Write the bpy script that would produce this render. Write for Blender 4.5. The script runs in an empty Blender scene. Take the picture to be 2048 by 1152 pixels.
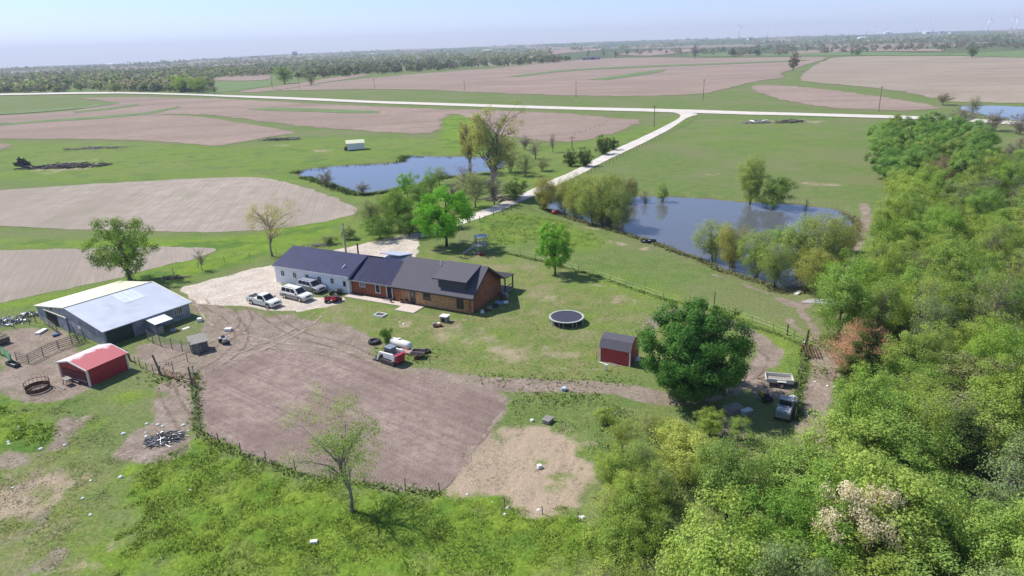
import bpy, math, random
import numpy as np
from mathutils import Vector, Matrix, Quaternion, geometry
rng = np.random.default_rng(7)
random.seed(7)
sc = bpy.context.scene
COL = sc.collection
R = math.radians
# ------------------------------------------------------------------ camera
CAM_H = 36.0
FPX = 1366.0                      # focal length for a 2048 px wide picture
PITCH = math.atan((576 - 90) / FPX)
ROLL = R(1.8)
cd = bpy.data.cameras.new('camera')
cam = bpy.data.objects.new('camera', cd)
COL.objects.link(cam)
sc.camera = cam
cd.sensor_width = 36.0
cd.lens = FPX / 2048 * 36.0
cd.clip_start = 0.5
cd.clip_end = 40000
fwd = Vector((0, math.cos(PITCH), -math.sin(PITCH)))
up0 = Vector((0, math.sin(PITCH), math.cos(PITCH)))
rt0 = Vector((1, 0, 0))
rt = rt0 * math.cos(ROLL) - up0 * math.sin(ROLL)
up = up0 * math.cos(ROLL) + rt0 * math.sin(ROLL)
cam.matrix_world = Matrix(((rt.x, up.x, -fwd.x, 0), (rt.y, up.y, -fwd.y, 0), (rt.z, up.z, -fwd.z, CAM_H), (0, 0, 0, 1)))
# ------------------------------------------------------------------ world, sun, exposure
SUN_EL, SUN_AZ = R(50), R(154)    # azimuth counter-clockwise from +X
sd = Vector((math.cos(SUN_AZ) * math.cos(SUN_EL), math.sin(SUN_AZ) * math.cos(SUN_EL), math.sin(SUN_EL)))
w = bpy.data.worlds.new('World'); sc.world = w; w.use_nodes = True
wn = w.node_tree.nodes; wl = w.node_tree.links
sky = wn.new('ShaderNodeTexSky'); sky.sky_type = 'NISHITA'; sky.sun_disc = False
sky.sun_elevation = SUN_EL; sky.sun_rotation = math.atan2(sd.x, sd.y)
sky.altitude = 300; sky.air_density = 1.0; sky.dust_density = 0.2; sky.ozone_density = 3.5
bg = wn['Background']; bg.inputs[1].default_value = 0.125
tint = wn.new('ShaderNodeMix'); tint.data_type = 'RGBA'; tint.blend_type = 'MULTIPLY'
tint.inputs['Factor'].default_value = 1.0
# pale lavender air towards the horizon all round, plain sky higher up
wtc = wn.new('ShaderNodeTexCoord'); wsx = wn.new('ShaderNodeSeparateXYZ'); wl.new(wtc.outputs['Generated'], wsx.inputs[0])
wmr = wn.new('ShaderNodeMapRange'); wmr.inputs['From Min'].default_value = 0.0; wmr.inputs['From Max'].default_value = 0.35; wl.new(wsx.outputs['Z'], wmr.inputs['Value'])
wmx = wn.new('ShaderNodeMix'); wmx.data_type = 'RGBA'; wl.new(wmr.outputs[0], wmx.inputs['Factor'])
wmx.inputs['A'].default_value = (0.72, 0.755, 1.16, 1); wmx.inputs['B'].default_value = (1.0, 0.98, 1.02, 1)
wl.new(wmx.outputs['Result'], tint.inputs['B'])
wl.new(sky.outputs[0], tint.inputs['A']); wl.new(tint.outputs['Result'], bg.inputs[0])
sl = bpy.data.lights.new('sun', 'SUN'); sl.energy = 4.8; sl.angle = R(0.53); sl.color = (1, 0.95, 0.88)
so = bpy.data.objects.new('sun', sl); COL.objects.link(so)
so.rotation_mode = 'QUATERNION'; so.rotation_quaternion = (-sd).to_track_quat('-Z', 'Y')
so.location = (0, 0, 200)
sc.view_settings.view_transform = 'Standard'; sc.view_settings.look = 'None'
sc.view_settings.gamma = 1; sc.view_settings.use_curve_mapping = False
sc.view_settings.exposure = 0.42
HAZE = 0.00013
# ------------------------------------------------------------------ noise and terrain
def _hash(ix, iy, s):
    n = (ix.astype(np.int64) * 374761393 + iy.astype(np.int64) * 668265263 + s * 982451653) & 0xffffffff
    n = ((n ^ (n >> 13)) * 1274126177) & 0xffffffff
    return ((n ^ (n >> 16)) & 0xffff) / 65535.0
def vnoise(x, y, s=0):
    x = np.asarray(x, float); y = np.asarray(y, float)
    ix = np.floor(x); iy = np.floor(y); fx = x - ix; fy = y - iy
    fx = fx * fx * (3 - 2 * fx); fy = fy * fy * (3 - 2 * fy)
    a = _hash(ix, iy, s); b = _hash(ix + 1, iy, s); c = _hash(ix, iy + 1, s); d = _hash(ix + 1, iy + 1, s)
    return (a * (1 - fx) + b * fx) * (1 - fy) + (c * (1 - fx) + d * fx) * fy * 1.0
def fbm(x, y, s=0, o=4):
    v = 0; a = .5; t = 0
    for i in range(o):
        v = v + a * vnoise(np.asarray(x) * 2 ** i + 17.3 * i, np.asarray(y) * 2 ** i - 9.1 * i, s + i); t += a; a *= .5
    return v / t
def sstep(a, b, v):
    t = np.clip((v - a) / (b - a), 0, 1); return t * t * (3 - 2 * t)
def ray(px, py):
    return fwd * FPX + rt * (px - 1024) - up * (py - 576)
def Wf(px, py, z=0.0):
    d = ray(px, py); t = (z - CAM_H) / d.z; return d.x * t, d.y * t
def poly_sd(P, x, y):
    """signed distance to polygon P, negative inside"""
    P = np.asarray(P, float); n = len(P)
    d = np.full(x.shape, 1e18); ins = np.zeros(x.shape, bool)
    for i in range(n):
        ax, ay = P[i]; bx, by = P[(i + 1) % n]
        ex, ey = bx - ax, by - ay; wx = x - ax; wy = y - ay
        t = np.clip((wx * ex + wy * ey) / (ex * ex + ey * ey + 1e-12), 0, 1)
        d = np.minimum(d, (wx - ex * t) ** 2 + (wy - ey * t) ** 2)
        c = ((ay > y) != (by > y)) & (x < (bx - ax) * (y - ay) / ((by - ay) if by != ay else 1e-9) + ax)
        ins ^= c
    d = np.sqrt(d); return np.where(ins, -d, d)
def line_d(P, x, y):
    d = np.full(x.shape, 1e18)
    for (ax, ay), (bx, by) in zip(P[:-1], P[1:]):
        ex, ey = bx - ax, by - ay; wx = x - ax; wy = y - ay
        t = np.clip((wx * ex + wy * ey) / (ex * ex + ey * ey + 1e-12), 0, 1)
        d = np.minimum(d, (wx - ex * t) ** 2 + (wy - ey * t) ** 2)
    return np.sqrt(d)
def chaikin(P, closed=True, it=2):
    for _ in range(it):
        Q = []; n = len(P)
        rngk = range(n if closed else n - 1)
        if not closed: Q.append(P[0])
        for i in rngk:
            a = P[i]; b = P[(i + 1) % n]
            Q.append((a[0] * .75 + b[0] * .25, a[1] * .75 + b[1] * .25)); Q.append((a[0] * .25 + b[0] * .75, a[1] * .25 + b[1] * .75))
        if not closed: Q.append(P[-1])
        P = Q
    return P
POND_PX = {
 'a': [(588,344),(640,336),(700,331),(760,328),(803,325),(812,311),(850,314),(905,314),(960,314),(1012,320),(1005,338),(945,346),(905,352),(870,358),(850,368),(800,376),(770,384),(720,389),(690,380),(650,364),(610,353)],
 'b': [(1180,397),(1240,393),(1290,395),(1400,397),(1440,401),(1500,407),(1560,408),(1620,413),(1680,421),(1712,440),(1702,480),(1680,520),(1640,560),(1600,580),(1560,580),(1540,566),(1490,551),(1440,536),(1400,514),(1360,502),(1310,482),(1260,467),(1200,450),(1150,436),(1110,422),(1085,412),(1110,402)],
 'c': [(1915,212),(1990,211),(2048,214),(2140,218),(2140,246),(2040,242),(1985,232),(1935,222)]}
WATER_Z = -0.45
PONDS = {k: chaikin([Wf(a, b, WATER_Z) for a, b in v], True, 2) for k, v in POND_PX.items()}
_az = np.radians([-60, -37, -25, -12, 0, 8, 18, 28, 37, 60])
_ez = np.array([-46, -42, -22, 4, 24, 26, 24, 24, 24, 24.])
def hfun(x, y):
    x = np.asarray(x, float); y = np.asarray(y, float); d = np.hypot(x, y); az = np.arctan2(x, np.maximum(y, 1e-6))
    far = np.interp(az, _az, _ez) * sstep(1300, 7000, d)
    am = sstep(260, 900, d)
    u = (fbm(x / 420 + 3, y / 420 + 5, 3, 3) - .5) * 5 * am
    u2 = (fbm(x / 1300 + 8, y / 1000, 11, 3) - .5) * 46 * sstep(1500, 3600, d)
    h = far + u + u2
    h = h + (fbm(x / 9, y / 9, 21, 2) - .5) * .12 * (1 - sstep(300, 500, d)) * sstep(0, 1, 1)
    for k, P in PONDS.items():
        pa = np.array(P); mnx, mny = pa.min(0) - 12; mxx, mxy = pa.max(0) + 12
        m = (x > mnx) & (x < mxx) & (y > mny) & (y < mxy)
        if np.any(m):
            xs, ys = (x[m], y[m]) if x.ndim else (x.reshape(1), y.reshape(1))
            s = poly_sd(P, xs, ys) + (vnoise(xs / 1.7, ys / 1.7, 5) - .5) * 1.1
            hh = h[m] if x.ndim else np.asarray(h).reshape(1)
            t = sstep(-4, 7, s)
            nh = (WATER_Z - 1.3) * (1 - t) + hh * t
            # shoreline crosses the water level at s = 0
            t0 = 0.5
            nh = np.where(s < 0, WATER_Z + s * .35, WATER_Z + (hh - WATER_Z) * sstep(0, 7, s))
            nh = np.maximum(nh, WATER_Z - 1.6)
            if x.ndim: h[m] = nh
            else: h = nh[0]
    return h
def hz(x, y): return float(hfun(np.array([x]), np.array([y]))[0])
def W(px, py):
    z = 0.0
    x, y = Wf(px, py, 0)
    if math.hypot(x, y) < 250: return x, y
    for _ in range(24):
        x, y = Wf(px, py, z); z = .5 * z + .5 * hz(x, y)
    return x, y
def P3(px, py, dz=0): x, y = W(px, py); return Vector((x, y, hz(x, y) + dz))
def proj(p):
    v = Vector(p) - Vector((0, 0, CAM_H)); c = v.dot(fwd)
    return 1024 + FPX * v.dot(rt) / c, 576 - FPX * v.dot(up) / c
def ppm(x, y): return FPX / math.hypot(CAM_H, math.hypot(x, y))
# ------------------------------------------------------------------ objects
def tag(o, label=None, cat=None, group=None, kind=None):
    if label: o['label'] = label
    if cat: o['category'] = cat
    if group: o['group'] = group
    if kind: o['kind'] = kind
    return o
def thing(name, label, cat, loc=(0, 0, 0), rz=0.0, group=None):
    o = bpy.data.objects.new(name, None); COL.objects.link(o); o.empty_display_size = .2
    o.location = loc; o.rotation_euler = (0, 0, rz)
    return tag(o, label, cat, group)
def link(name, me, parent=None, color=None):
    o = bpy.data.objects.new(name, me); COL.objects.link(o)
    if parent: o.parent = parent
    if color: o.color = (*color, 1)
    return o
def copy_tree(o, parent=None):
    c = o.copy(); COL.objects.link(c)
    if parent is not None: c.parent = parent
    for ch in list(o.children): copy_tree(ch, c)
    return c
def np_mesh(name, V, F, mat, smooth=False):
    V = np.asarray(V, np.float32); F = np.asarray(F, np.int32)
    me = bpy.data.meshes.new(name); k = F.shape[1]
    me.vertices.add(len(V)); me.vertices.foreach_set('co', V.ravel())
    me.loops.add(F.size); me.loops.foreach_set('vertex_index', F.ravel())
    me.polygons.add(len(F)); me.polygons.foreach_set('loop_start', np.arange(0, F.size, k, dtype=np.int32))
    if smooth: me.polygons.foreach_set('use_smooth', np.ones(len(F), bool))
    me.update(calc_edges=True)
    if mat: me.materials.append(mat)
    return me
class MB:
    def __init__(s): s.v = []; s.f = []
    def add(s, vs, fs):
        n = len(s.v); s.v += [tuple(v) for v in vs]; s.f += [tuple(i + n for i in f) for f in fs]; return s
    def box(s, x0, x1, y0, y1, z0, z1):
        return s.add([(x0,y0,z0),(x1,y0,z0),(x1,y1,z0),(x0,y1,z0),(x0,y0,z1),(x1,y0,z1),(x1,y1,z1),(x0,y1,z1)],
                     [(0,3,2,1),(4,5,6,7),(0,1,5,4),(1,2,6,5),(2,3,7,6),(3,0,4,7)])
    def slab(s, pts, t):
        """polygon pts (3D) thickened by t along its normal (downwards if t<0)"""
        P = [Vector(p) for p in pts]; n = (P[1] - P[0]).cross(P[2] - P[1]).normalized()
        if n.z < 0 and abs(n.z) > 1e-3: P.reverse(); n = -n
        Q = [p + n * t for p in P]; k = len(P)
        f = [tuple(range(k)), tuple(range(2 * k - 1, k - 1, -1))] + [(i, i + k, (i + 1) % k + k, (i + 1) % k) for i in range(k)]
        if t > 0: f = [tuple(reversed(a)) for a in f]
        return s.add(P + Q, f)
    def prism(s, prof, axis, a, b):
        """profile of 2D points extruded along axis x or y from a to b"""
        k = len(prof)
        if axis == 'x': vs = [(a, p, q) for p, q in prof] + [(b, p, q) for p, q in prof]
        else: vs = [(p, a, q) for p, q in prof] + [(p, b, q) for p, q in prof]
        return s.add(vs, [tuple(range(k)), tuple(range(2 * k - 1, k - 1, -1))] + [(i, i + k, (i + 1) % k + k, (i + 1) % k) for i in range(k)])
    def tube(s, path, rad, n=6, cap=True):
        path = [Vector(p) for p in path]
        if not hasattr(rad, '__len__'): rad = [rad] * len(path)
        vs = []; base = None
        for i, p in enumerate(path):
            t = (path[min(i + 1, len(path) - 1)] - path[max(i - 1, 0)])
            t = t.normalized() if t.length > 1e-9 else Vector((0, 0, 1))
            a = t.cross(Vector((0, 0, 1)) if abs(t.z) < .9 else Vector((1, 0, 0))).normalized()
            if base is not None:
                a2 = base - t * base.dot(t)
                if a2.length > 1e-4: a = a2.normalized()
            base = a; b = t.cross(a)
            for k in range(n):
                g = 2 * math.pi * k / n; vs.append(p + (a * math.cos(g) + b * math.sin(g)) * rad[i])
        fs = [(i * n + k, i * n + (k + 1) % n, (i + 1) * n + (k + 1) % n, (i + 1) * n + k) for i in range(len(path) - 1) for k in range(n)]
        if cap: fs += [tuple(range(n - 1, -1, -1)), tuple(range((len(path) - 1) * n, len(path) * n))]
        return s.add(vs, fs)
    def lathe(s, prof, n=16, c=(0, 0, 0)):
        vs = []
        for r, z in prof:
            for k in range(n):
                g = 2 * math.pi * k / n; vs.append((c[0] + r * math.cos(g), c[1] + r * math.sin(g), c[2] + z))
        fs = [(i * n + k, i * n + (k + 1) % n, (i + 1) * n + (k + 1) % n, (i + 1) * n + k) for i in range(len(prof) - 1) for k in range(n)]
        fs += [tuple(range(n - 1, -1, -1)), tuple(range((len(prof) - 1) * n, len(prof) * n))]
        return s.add(vs, fs)
    def xf(s, M):
        s.v = [tuple(M @ Vector(v)) for v in s.v]; return s
    def mesh(s, name, mat, smooth=False):
        me = bpy.data.meshes.new(name); me.from_pydata(s.v, [], s.f); me.materials.append(mat)
        if smooth: me.polygons.foreach_set('use_smooth', np.ones(len(me.polygons), bool))
        me.update(); return me
    def build(s, name, mat, parent=None, smooth=False, label=None, bevel=0):
        o = link(name, s.mesh(name, mat, smooth), parent)
        if label: o['label'] = label
        if bevel:
            b = o.modifiers.new('bevel', 'BEVEL'); b.width = bevel; b.segments = 2; b.limit_method = 'ANGLE'; b.angle_limit = R(40)
        return o
# ------------------------------------------------------------------ materials
class NT:
    def __init__(s, name):
        s.m = bpy.data.materials.new(name); s.m.use_nodes = True; s.t = s.m.node_tree; s.n = s.t.nodes
        s.bsdf = s.n['Principled BSDF']; s.out = s.n['Material Output']
    def new(s, t, **k):
        n = s.n.new(t)
        for a, b in k.items(): setattr(n, a, b)
        return n
    def L(s, a, b): s.t.links.new(a, b)
    def val(s, sock, v):
        if hasattr(v, 'is_linked') or isinstance(v, bpy.types.NodeSocket): s.L(v, sock)
        else: sock.default_value = v
    def pos(s): return s.new('ShaderNodeNewGeometry').outputs['Position']
    def mapping(s, vec, scale=(1, 1, 1), rot=(0, 0, 0)):
        n = s.new('ShaderNodeMapping'); s.L(vec, n.inputs[0]); n.inputs['Scale'].default_value = scale; n.inputs['Rotation'].default_value = rot; return n.outputs[0]
    def rotmap(s, vec, ang, scale):
        return s.mapping(s.mapping(vec, (1, 1, 1), (0, 0, -ang)), scale)
    def noise(s, vec, scale, detail=3, rough=.55, dist=0):
        n = s.new('ShaderNodeTexNoise'); s.L(vec, n.inputs['Vector']); n.inputs['Scale'].default_value = scale
        n.inputs['Detail'].default_value = detail; n.inputs['Roughness'].default_value = rough; n.inputs['Distortion'].default_value = dist
        return n.outputs['Fac']
    def ramp(s, fac, a, b, c0=0., c1=1.):
        n = s.new('ShaderNodeMapRange'); n.interpolation_type = 'SMOOTHSTEP'; s.L(fac, n.inputs['Value'])
        n.inputs['From Min'].default_value = a; n.inputs['From Max'].default_value = b
        n.inputs['To Min'].default_value = c0; n.inputs['To Max'].default_value = c1; return n.outputs[0]
    def mix(s, f, a, b, mode='MIX'):
        n = s.new('ShaderNodeMix'); n.data_type = 'RGBA'; n.blend_type = mode
        s.val(n.inputs['Factor'], f)
        for k, v in (('A', a), ('B', b)):
            if isinstance(v, (tuple, list)): n.inputs[k].default_value = (*v[:3], 1)
            else: s.L(v, n.inputs[k])
        return n.outputs['Result']
    def math(s, op, a, b=0.):
        n = s.new('ShaderNodeMath'); n.operation = op; s.val(n.inputs[0], a); s.val(n.inputs[1], b); return n.outputs[0]
    def bump(s, h, strength=.3, dist=.05):
        n = s.new('ShaderNodeBump'); s.L(h, n.inputs['Height']); n.inputs['Strength'].default_value = strength; n.inputs['Distance'].default_value = dist
        s.L(n.outputs[0], s.bsdf.inputs['Normal']); return n
    def color(s, v):
        if isinstance(v, (tuple, list)): s.bsdf.inputs['Base Color'].default_value = (*v[:3], 1)
        else: s.L(v, s.bsdf.inputs['Base Color'])
    def set(s, **k):
        for a, b in k.items(): s.bsdf.inputs[a.replace('_', ' ')].default_value = b
def M(name, c, rough=.6, metal=0., var=.18, scale=2.0, bump=0., ribs=None, rot=0., spec=.5, objvec=True, dirt=None):
    t = NT(name)
    vec = t.new('ShaderNodeTexCoord').outputs['Object']
    n = t.noise(vec, scale, 5); col = t.mix(t.ramp(n, .3, .7), tuple(x * (1 - var) for x in c), tuple(min(1, x * (1 + var)) for x in c))
    if dirt:
        col = t.mix(t.ramp(t.noise(vec, scale * .4, 6, .7), .55, .7), col, dirt)
    if ribs:
        axis, sp, dep = ribs
        wv = t.new('ShaderNodeTexWave'); wv.wave_type = 'BANDS'; wv.bands_direction = axis; wv.wave_profile = 'SIN'
        t.L(vec, wv.inputs['Vector']); wv.inputs['Scale'].default_value = 0.314159 / sp * 1.0
        rf = t.ramp(wv.outputs['Fac'], .75, .95); t.bump(rf, 1.0, dep)
    elif bump: t.bump(t.noise(vec, scale * 6, 4), .6, bump)
    t.color(col); t.set(Roughness=rough, Metallic=metal); t.bsdf.inputs['Specular IOR Level'].default_value = spec
    return t.m
MAT = {}
# ------------------------------------------------------------------ ground sheet with surface masks (what grows or lies where)
def PL(pts): return [W(a, b) for a, b in pts]
def fmask(x, y, P, soft, amp=0., sc_=3., seed=0, smooth=True):
    P = chaikin(P, True, 2) if smooth else P
    pa = np.array(P); mg = soft * 2 + amp * 2 + 1
    m = (x > pa[:, 0].min() - mg) & (x < pa[:, 0].max() + mg) & (y > pa[:, 1].min() - mg) & (y < pa[:, 1].max() + mg)
    out = np.zeros(x.shape)
    if m.any():
        s = poly_sd(P, x[m], y[m])
        if amp: s = s + (fbm(x[m] / sc_, y[m] / sc_, seed, 4) - .5) * 4 * amp
        out[m] = 1 - sstep(-soft, soft, s)
    return out
def lmask(x, y, L, wd, soft, amp=0., sc_=2., seed=0):
    L = chaikin(L, False, 2); pa = np.array(L); mg = wd + soft * 2 + amp * 2 + 1
    m = (x > pa[:, 0].min() - mg) & (x < pa[:, 0].max() + mg) & (y > pa[:, 1].min() - mg) & (y < pa[:, 1].max() + mg)
    out = np.zeros(x.shape)
    if m.any():
        s = line_d(L, x[m], y[m]) - wd
        if amp: s = s + (fbm(x[m] / sc_, y[m] / sc_, seed, 4) - .5) * 4 * amp
        out[m] = 1 - sstep(-soft, soft, s)
    return out
# outlines, as pixels of the 2048 x 1152 photograph, turned into places on the ground
GRAVEL = [(856,462),(838,470),(834,490),(836,512),(800,530),(700,540),(556,562),(566,585),(640,596),(700,596),(665,610),(610,618),(560,622),(490,612),(420,612),(392,602),(372,588),(350,578),(420,560),(500,540),(560,526),(610,512),(690,496),(760,478)]
SOIL = [(392,770),(408,748),(470,716),(545,700),(640,702),(720,720),(790,742),(870,754),(960,772),(1012,792),(1016,820),(985,866),(945,905),(915,950),(878,984),(800,976),(700,966),(600,946),(500,912),(436,888),(404,856),(392,815)]
DIRT = [[(372,596),(420,606),(500,622),(580,634),(650,640),(720,652),(760,690),(745,716),(830,738),(900,748),(900,760),(700,730),(520,715),(440,745),(395,775),(340,765),(300,745),(300,715),(390,690),(410,650),(390,625)],
        [(290,745),(380,765),(392,800),(390,860),(370,905),(300,930),(245,930),(240,880),(300,840),(325,800)],
        [(0,668),(60,652),(110,655),(160,690),(120,712),(40,726),(0,742)],
        [(0,738),(110,705),(180,700),(190,770),(150,800),(60,806),(0,784)],
        [(262,690),(330,680),(410,700),(400,730),(340,758),(290,742)],
        [(90,850),(140,830),(165,845),(130,890),(95,915)], [(0,900),(40,895),(50,940),(0,950)],
        [(1500,740),(1585,760),(1590,800),(1540,805),(1490,790)], [(1440,830),(1500,840),(1500,900),(1440,900)]]
STRAW = [[(900,950),(935,885),(965,850),(1005,835),(1060,850),(1120,858),(1175,885),(1190,920),(1175,960),(1185,1000),(1150,1030),(1060,1015),(980,1000),(915,985)],
         [(0,990),(70,960),(110,1000),(70,1050),(0,1060)], [(1640,480),(1660,485),(1650,500),(1630,495)]]
LAWN = [(690,600),(850,620),(960,632),(1050,590),(1010,545),(830,520),(845,495),(930,505),(1060,515),(1200,560),(1330,600),(1420,640),(1350,650),(1300,700),(1260,755),(1100,762),(950,750),(870,735),(740,700),(700,660),(560,625)]
LUSH = [[(235,985),(280,930),(340,900),(404,866),(440,892),(520,925),(620,958),(720,978),(880,995),(1000,1006),(1110,1026),(1210,1052),(1225,1170),(270,1180),(235,1100)],
        [(-40,795),(60,815),(125,835),(105,880),(60,905),(-40,880)], [(150,840),(190,832),(205,855),(175,872)], [(230,790),(290,770),(300,790),(245,805)],
        [(960,440),(1010,425),(1080,430),(1160,455),(1220,490),(1190,500),(1080,480),(1010,495),(960,470)],
        [(1500,660),(1560,650),(1608,690),(1600,780),(1560,740),(1545,700)], [(1150,540),(1330,580),(1420,610),(1500,640),(1480,655),(1390,625),(1250,585),(1130,550)],
        [(1300,250),(1420,240),(1640,245),(1700,290),(1600,330),(1450,300),(1350,280)],
        [(-50,480),(500,480),(650,430),(720,430),(650,480),(560,510),(430,520),(430,492),(-50,497)], [(-50,610),(190,570),(400,510),(550,500),(480,540),(330,560),(240,575),(-50,640)],
        [(1640,850),(1700,860),(1700,900),(1650,900)],[(1090,900),(1150,890),(1170,930),(1120,950)],[(1030,950),(1080,945),(1090,975),(1040,980)],[(-30,770),(-10,760),(0,800)]]
GREENZ = [[(-100,285),(330,285),(500,296),(620,275),(850,275),(1030,285),(1150,292),(1300,250),(1350,230),(1390,238),(1200,320),(1080,380),(960,430),(850,462),(700,495),(560,500),(730,430),(700,400),(560,352),(-100,372)]]
BRIGHT = [(905,228),(950,230),(985,262),(1010,310),(900,312),(870,285),(882,262),(884,240)]
DULL = [(-60,870),(230,880),(250,980),(240,1200),(-80,1200)]
def ring_mesh():
    fine = np.radians(np.arange(-41.5, 41.5001, .18))
    coarse = np.radians(np.arange(46, 314.1, 4.0))
    az = np.concatenate([fine, coarse]); n = len(az)
    d = [26.0]
    while d[-1] < 9000: d.append(d[-1] * 1.0072)
    d = np.array(d); m = len(d)
    A, D = np.meshgrid(az, d); x = (np.sin(A) * D).ravel(); y = (np.cos(A) * D).ravel()
    z = hfun(x, y)
    i = np.arange(m - 1)[:, None]; j = np.arange(n)[None, :]; j2 = (j + 1) % n
    a = i * n + j; b = i * n + j2; c = (i + 1) * n + j2; e = (i + 1) * n + j
    F = np.stack([a + 0 * b, e + 0 * b, c + 0 * a, b + 0 * a], -1).reshape(-1, 4)
    V = np.stack([x, y, z], 1)
    return V, F, n
V, F, nring = ring_mesh()
gx, gy = V[:, 0], V[:, 1]
gd = np.hypot(gx, gy)
near = 1 - sstep(330, 420, gd)
m_dirt = np.zeros(len(V)); m_grav = np.zeros(len(V)); m_lush = np.zeros(len(V)); m_straw = np.zeros(len(V)); m_lawn = np.zeros(len(V)); m_mud = np.zeros(len(V))
mx = np.maximum
for k, p in enumerate(DIRT): m_dirt = mx(m_dirt, fmask(gx, gy, PL(p), 1.2, 1.0, 3.0, 40 + k) * .95)
m_dirt = mx(m_dirt, fmask(gx, gy, PL(SOIL), .8, .35, 2.0, 60))
TRACK = [(930,758),(1010,768),(1120,774),(1230,774),(1340,800),(1450,790),(1512,745),(1545,712),(1530,682),(1496,664),(1440,640),(1380,622),(1335,628),(1300,652)]
m_dirt = mx(m_dirt, lmask(gx, gy, PL(TRACK[:5]), 1.5, .6, .4, 2.5, 61))
m_dirt = mx(m_dirt, lmask(gx, gy, PL(TRACK[4:]), 1.3, .7, .4, 2.5, 62))
for k, (L, wd) in enumerate([([(1560,600),(1600,612),(1635,600)], 1.0), ([(1598,612),(1622,650),(1640,690),(1634,730),(1612,790),(1600,860),(1612,930)], .45), ([(1575,640),(1625,680),(1668,700),(1668,760),(1650,800),(1640,850),(1660,940)], .5),
              ([(1645,700),(1655,760),(1630,800),(1625,870)], 1.3), ([(1727,408),(1733,430),(1725,460),(1708,490),(1695,515)], 1.0), ([(1420,545),(1500,570),(1570,598)], .35), ([(1390,240),(1480,240),(1520,246)], .8)]):
    m_dirt = mx(m_dirt, lmask(gx, gy, PL(L), wd, .5, .4, 1.8, 64 + k) * .85)
for k, (a, b, r_) in enumerate([(1620,243,9),(1180,455,3),(1230,488,2.5),(1300,500,3),(1420,350,4),(1640,370,5),(1555,245,8),(560,290,9),(180,296,12),(130,335,14),(640,300,10),(990,615,3),(1340,640,3),(1100,600,2),(1250,600,2.5),(820,640,3),(1000,690,5),(900,665,4),(1120,710,4),(70,1000,2.5),(130,950,2)]):
    cx, cy = W(a, b)
    s = np.hypot(gx - cx, gy - cy) / r_ + (fbm(gx / (r_ * .5), gy / (r_ * .5), 90 + k, 3) - .5) * 2.2
    m_straw = mx(m_straw, (1 - sstep(.3, 1.1, s)) * .5)
m_grav = mx(m_grav, fmask(gx, gy, PL(GRAVEL), 1.0, .45, 2.2, 70))
m_grav = mx(m_grav, lmask(gx, gy, PL([(600,620),(640,612),(668,606)]), .8, .5, .4, 2, 71) * .8)
for k, p in enumerate(STRAW): m_straw = mx(m_straw, fmask(gx, gy, PL(p), 2.4, 2.0, 3.2, 80 + k))
for k, p in enumerate(LUSH): m_lush = mx(m_lush, fmask(gx, gy, PL(p), 2.2 if k < 4 else (14. if k == 7 else 4.), 2.4 if k < 2 else (9. if k == 7 else 2.5 if k > 3 else 1.6), 3.0 if k < 4 else 12., 30 + k) * (1 if k < 4 or k > 7 else (.25 if k == 7 else .75)))
m_lush = mx(m_lush, fmask(gx, gy, PL(GREENZ[0]), 4, 3., 20, 38) * (.35 + .4 * fbm(gx / 14, gy / 14, 9, 3)))
m_lush = mx(m_lush, fmask(gx, gy, PL(BRIGHT), 3, 1., 10, 39))
m_lawn = fmask(gx, gy, PL(LAWN), 2.0, .8, 4, 36)
m_lawn = mx(m_lawn, fmask(gx, gy, PL(DULL), 2.5, 2.5, 5, 37) * .85)
dz = fmask(gx, gy, PL(DULL), 3, 2., 5, 37); pn = fbm(gx / 3.2, gy / 2.2, 311, 5)
m_straw = mx(m_straw, dz * sstep(.50, .66, pn) * .62); m_dirt = mx(m_dirt, dz * sstep(.52, .70, fbm(gx / 2.1 + 40, gy / 3.0, 312, 5)) * .55)
lz = m_lawn * (1 - dz); m_straw = mx(m_straw, lz * sstep(.55, .72, fbm(gx / 5.5, gy / 1.8, 313, 5)) * .34)
m_lush = mx(m_lush, (m_lawn > .3) * sstep(.56, .70, fbm(gx / 4. + 9, gy / 2.4, 314, 5)) * .35)
for P in PONDS.values():
    m = gd < 500; s = np.full(len(V), 99.); s[m] = poly_sd(P, gx[m], gy[m]); m_mud = mx(m_mud, 1 - sstep(.3, 2.2, s + (fbm(gx / 3, gy / 3, 55, 3) - .5) * 4))
m_dirt *= .62 + .6 * fbm(gx / 2.6, gy / 2.0, 331, 5); m_straw *= .15 + 1.45 * fbm(gx / 1.9, gy / 1.9, 332, 5)
rel = 1 - sstep(90, 170, gd)
V[:, 2] += m_lush * rel * ((fbm(gx / .9, gy / .9, 71, 3) - .42) * .34) + (1 - m_grav) * rel * (fbm(gx / 1.3, gy / 1.3, 72, 3) - .5) * .10 + m_straw * rel * (fbm(gx / .7, gy / .7, 73, 2) - .5) * .06
for P_ in [SOIL] + [[(-90,504),(0,501),(100,499),(230,496),(390,493),(428,495),(438,503),(380,521),(310,537),(240,556),(190,566),(100,585),(0,607),(-90,622)], [(-90,392),(0,381),(200,367),(505,353),(620,378),(716,418),(640,446),(450,465),(232,461),(-90,452)]]:
    q_ = chaikin(PL(P_), True, 2); b_ = gd < 260; sd_ = np.full(len(V), 9.); sd_[b_] = poly_sd(q_, gx[b_], gy[b_]); V[:, 2] -= .12 * sstep(-.5, -1.6, sd_) * (1 if gd is None else 1)
me = np_mesh('ground', V, F, None, True)
for nm, ch in (('surfa', (m_dirt, m_grav, m_lush)), ('surfb', (m_straw, m_lawn, m_mud))):
    at = me.attributes.new(nm, 'FLOAT_COLOR', 'POINT')
    at.data.foreach_set('color', np.stack([*ch, np.ones(len(V))], 1).astype(np.float32).ravel())
DIRT_C = (.315, .245, .215)
t = NT('pasture and yard')
pos = t.pos()
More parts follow.
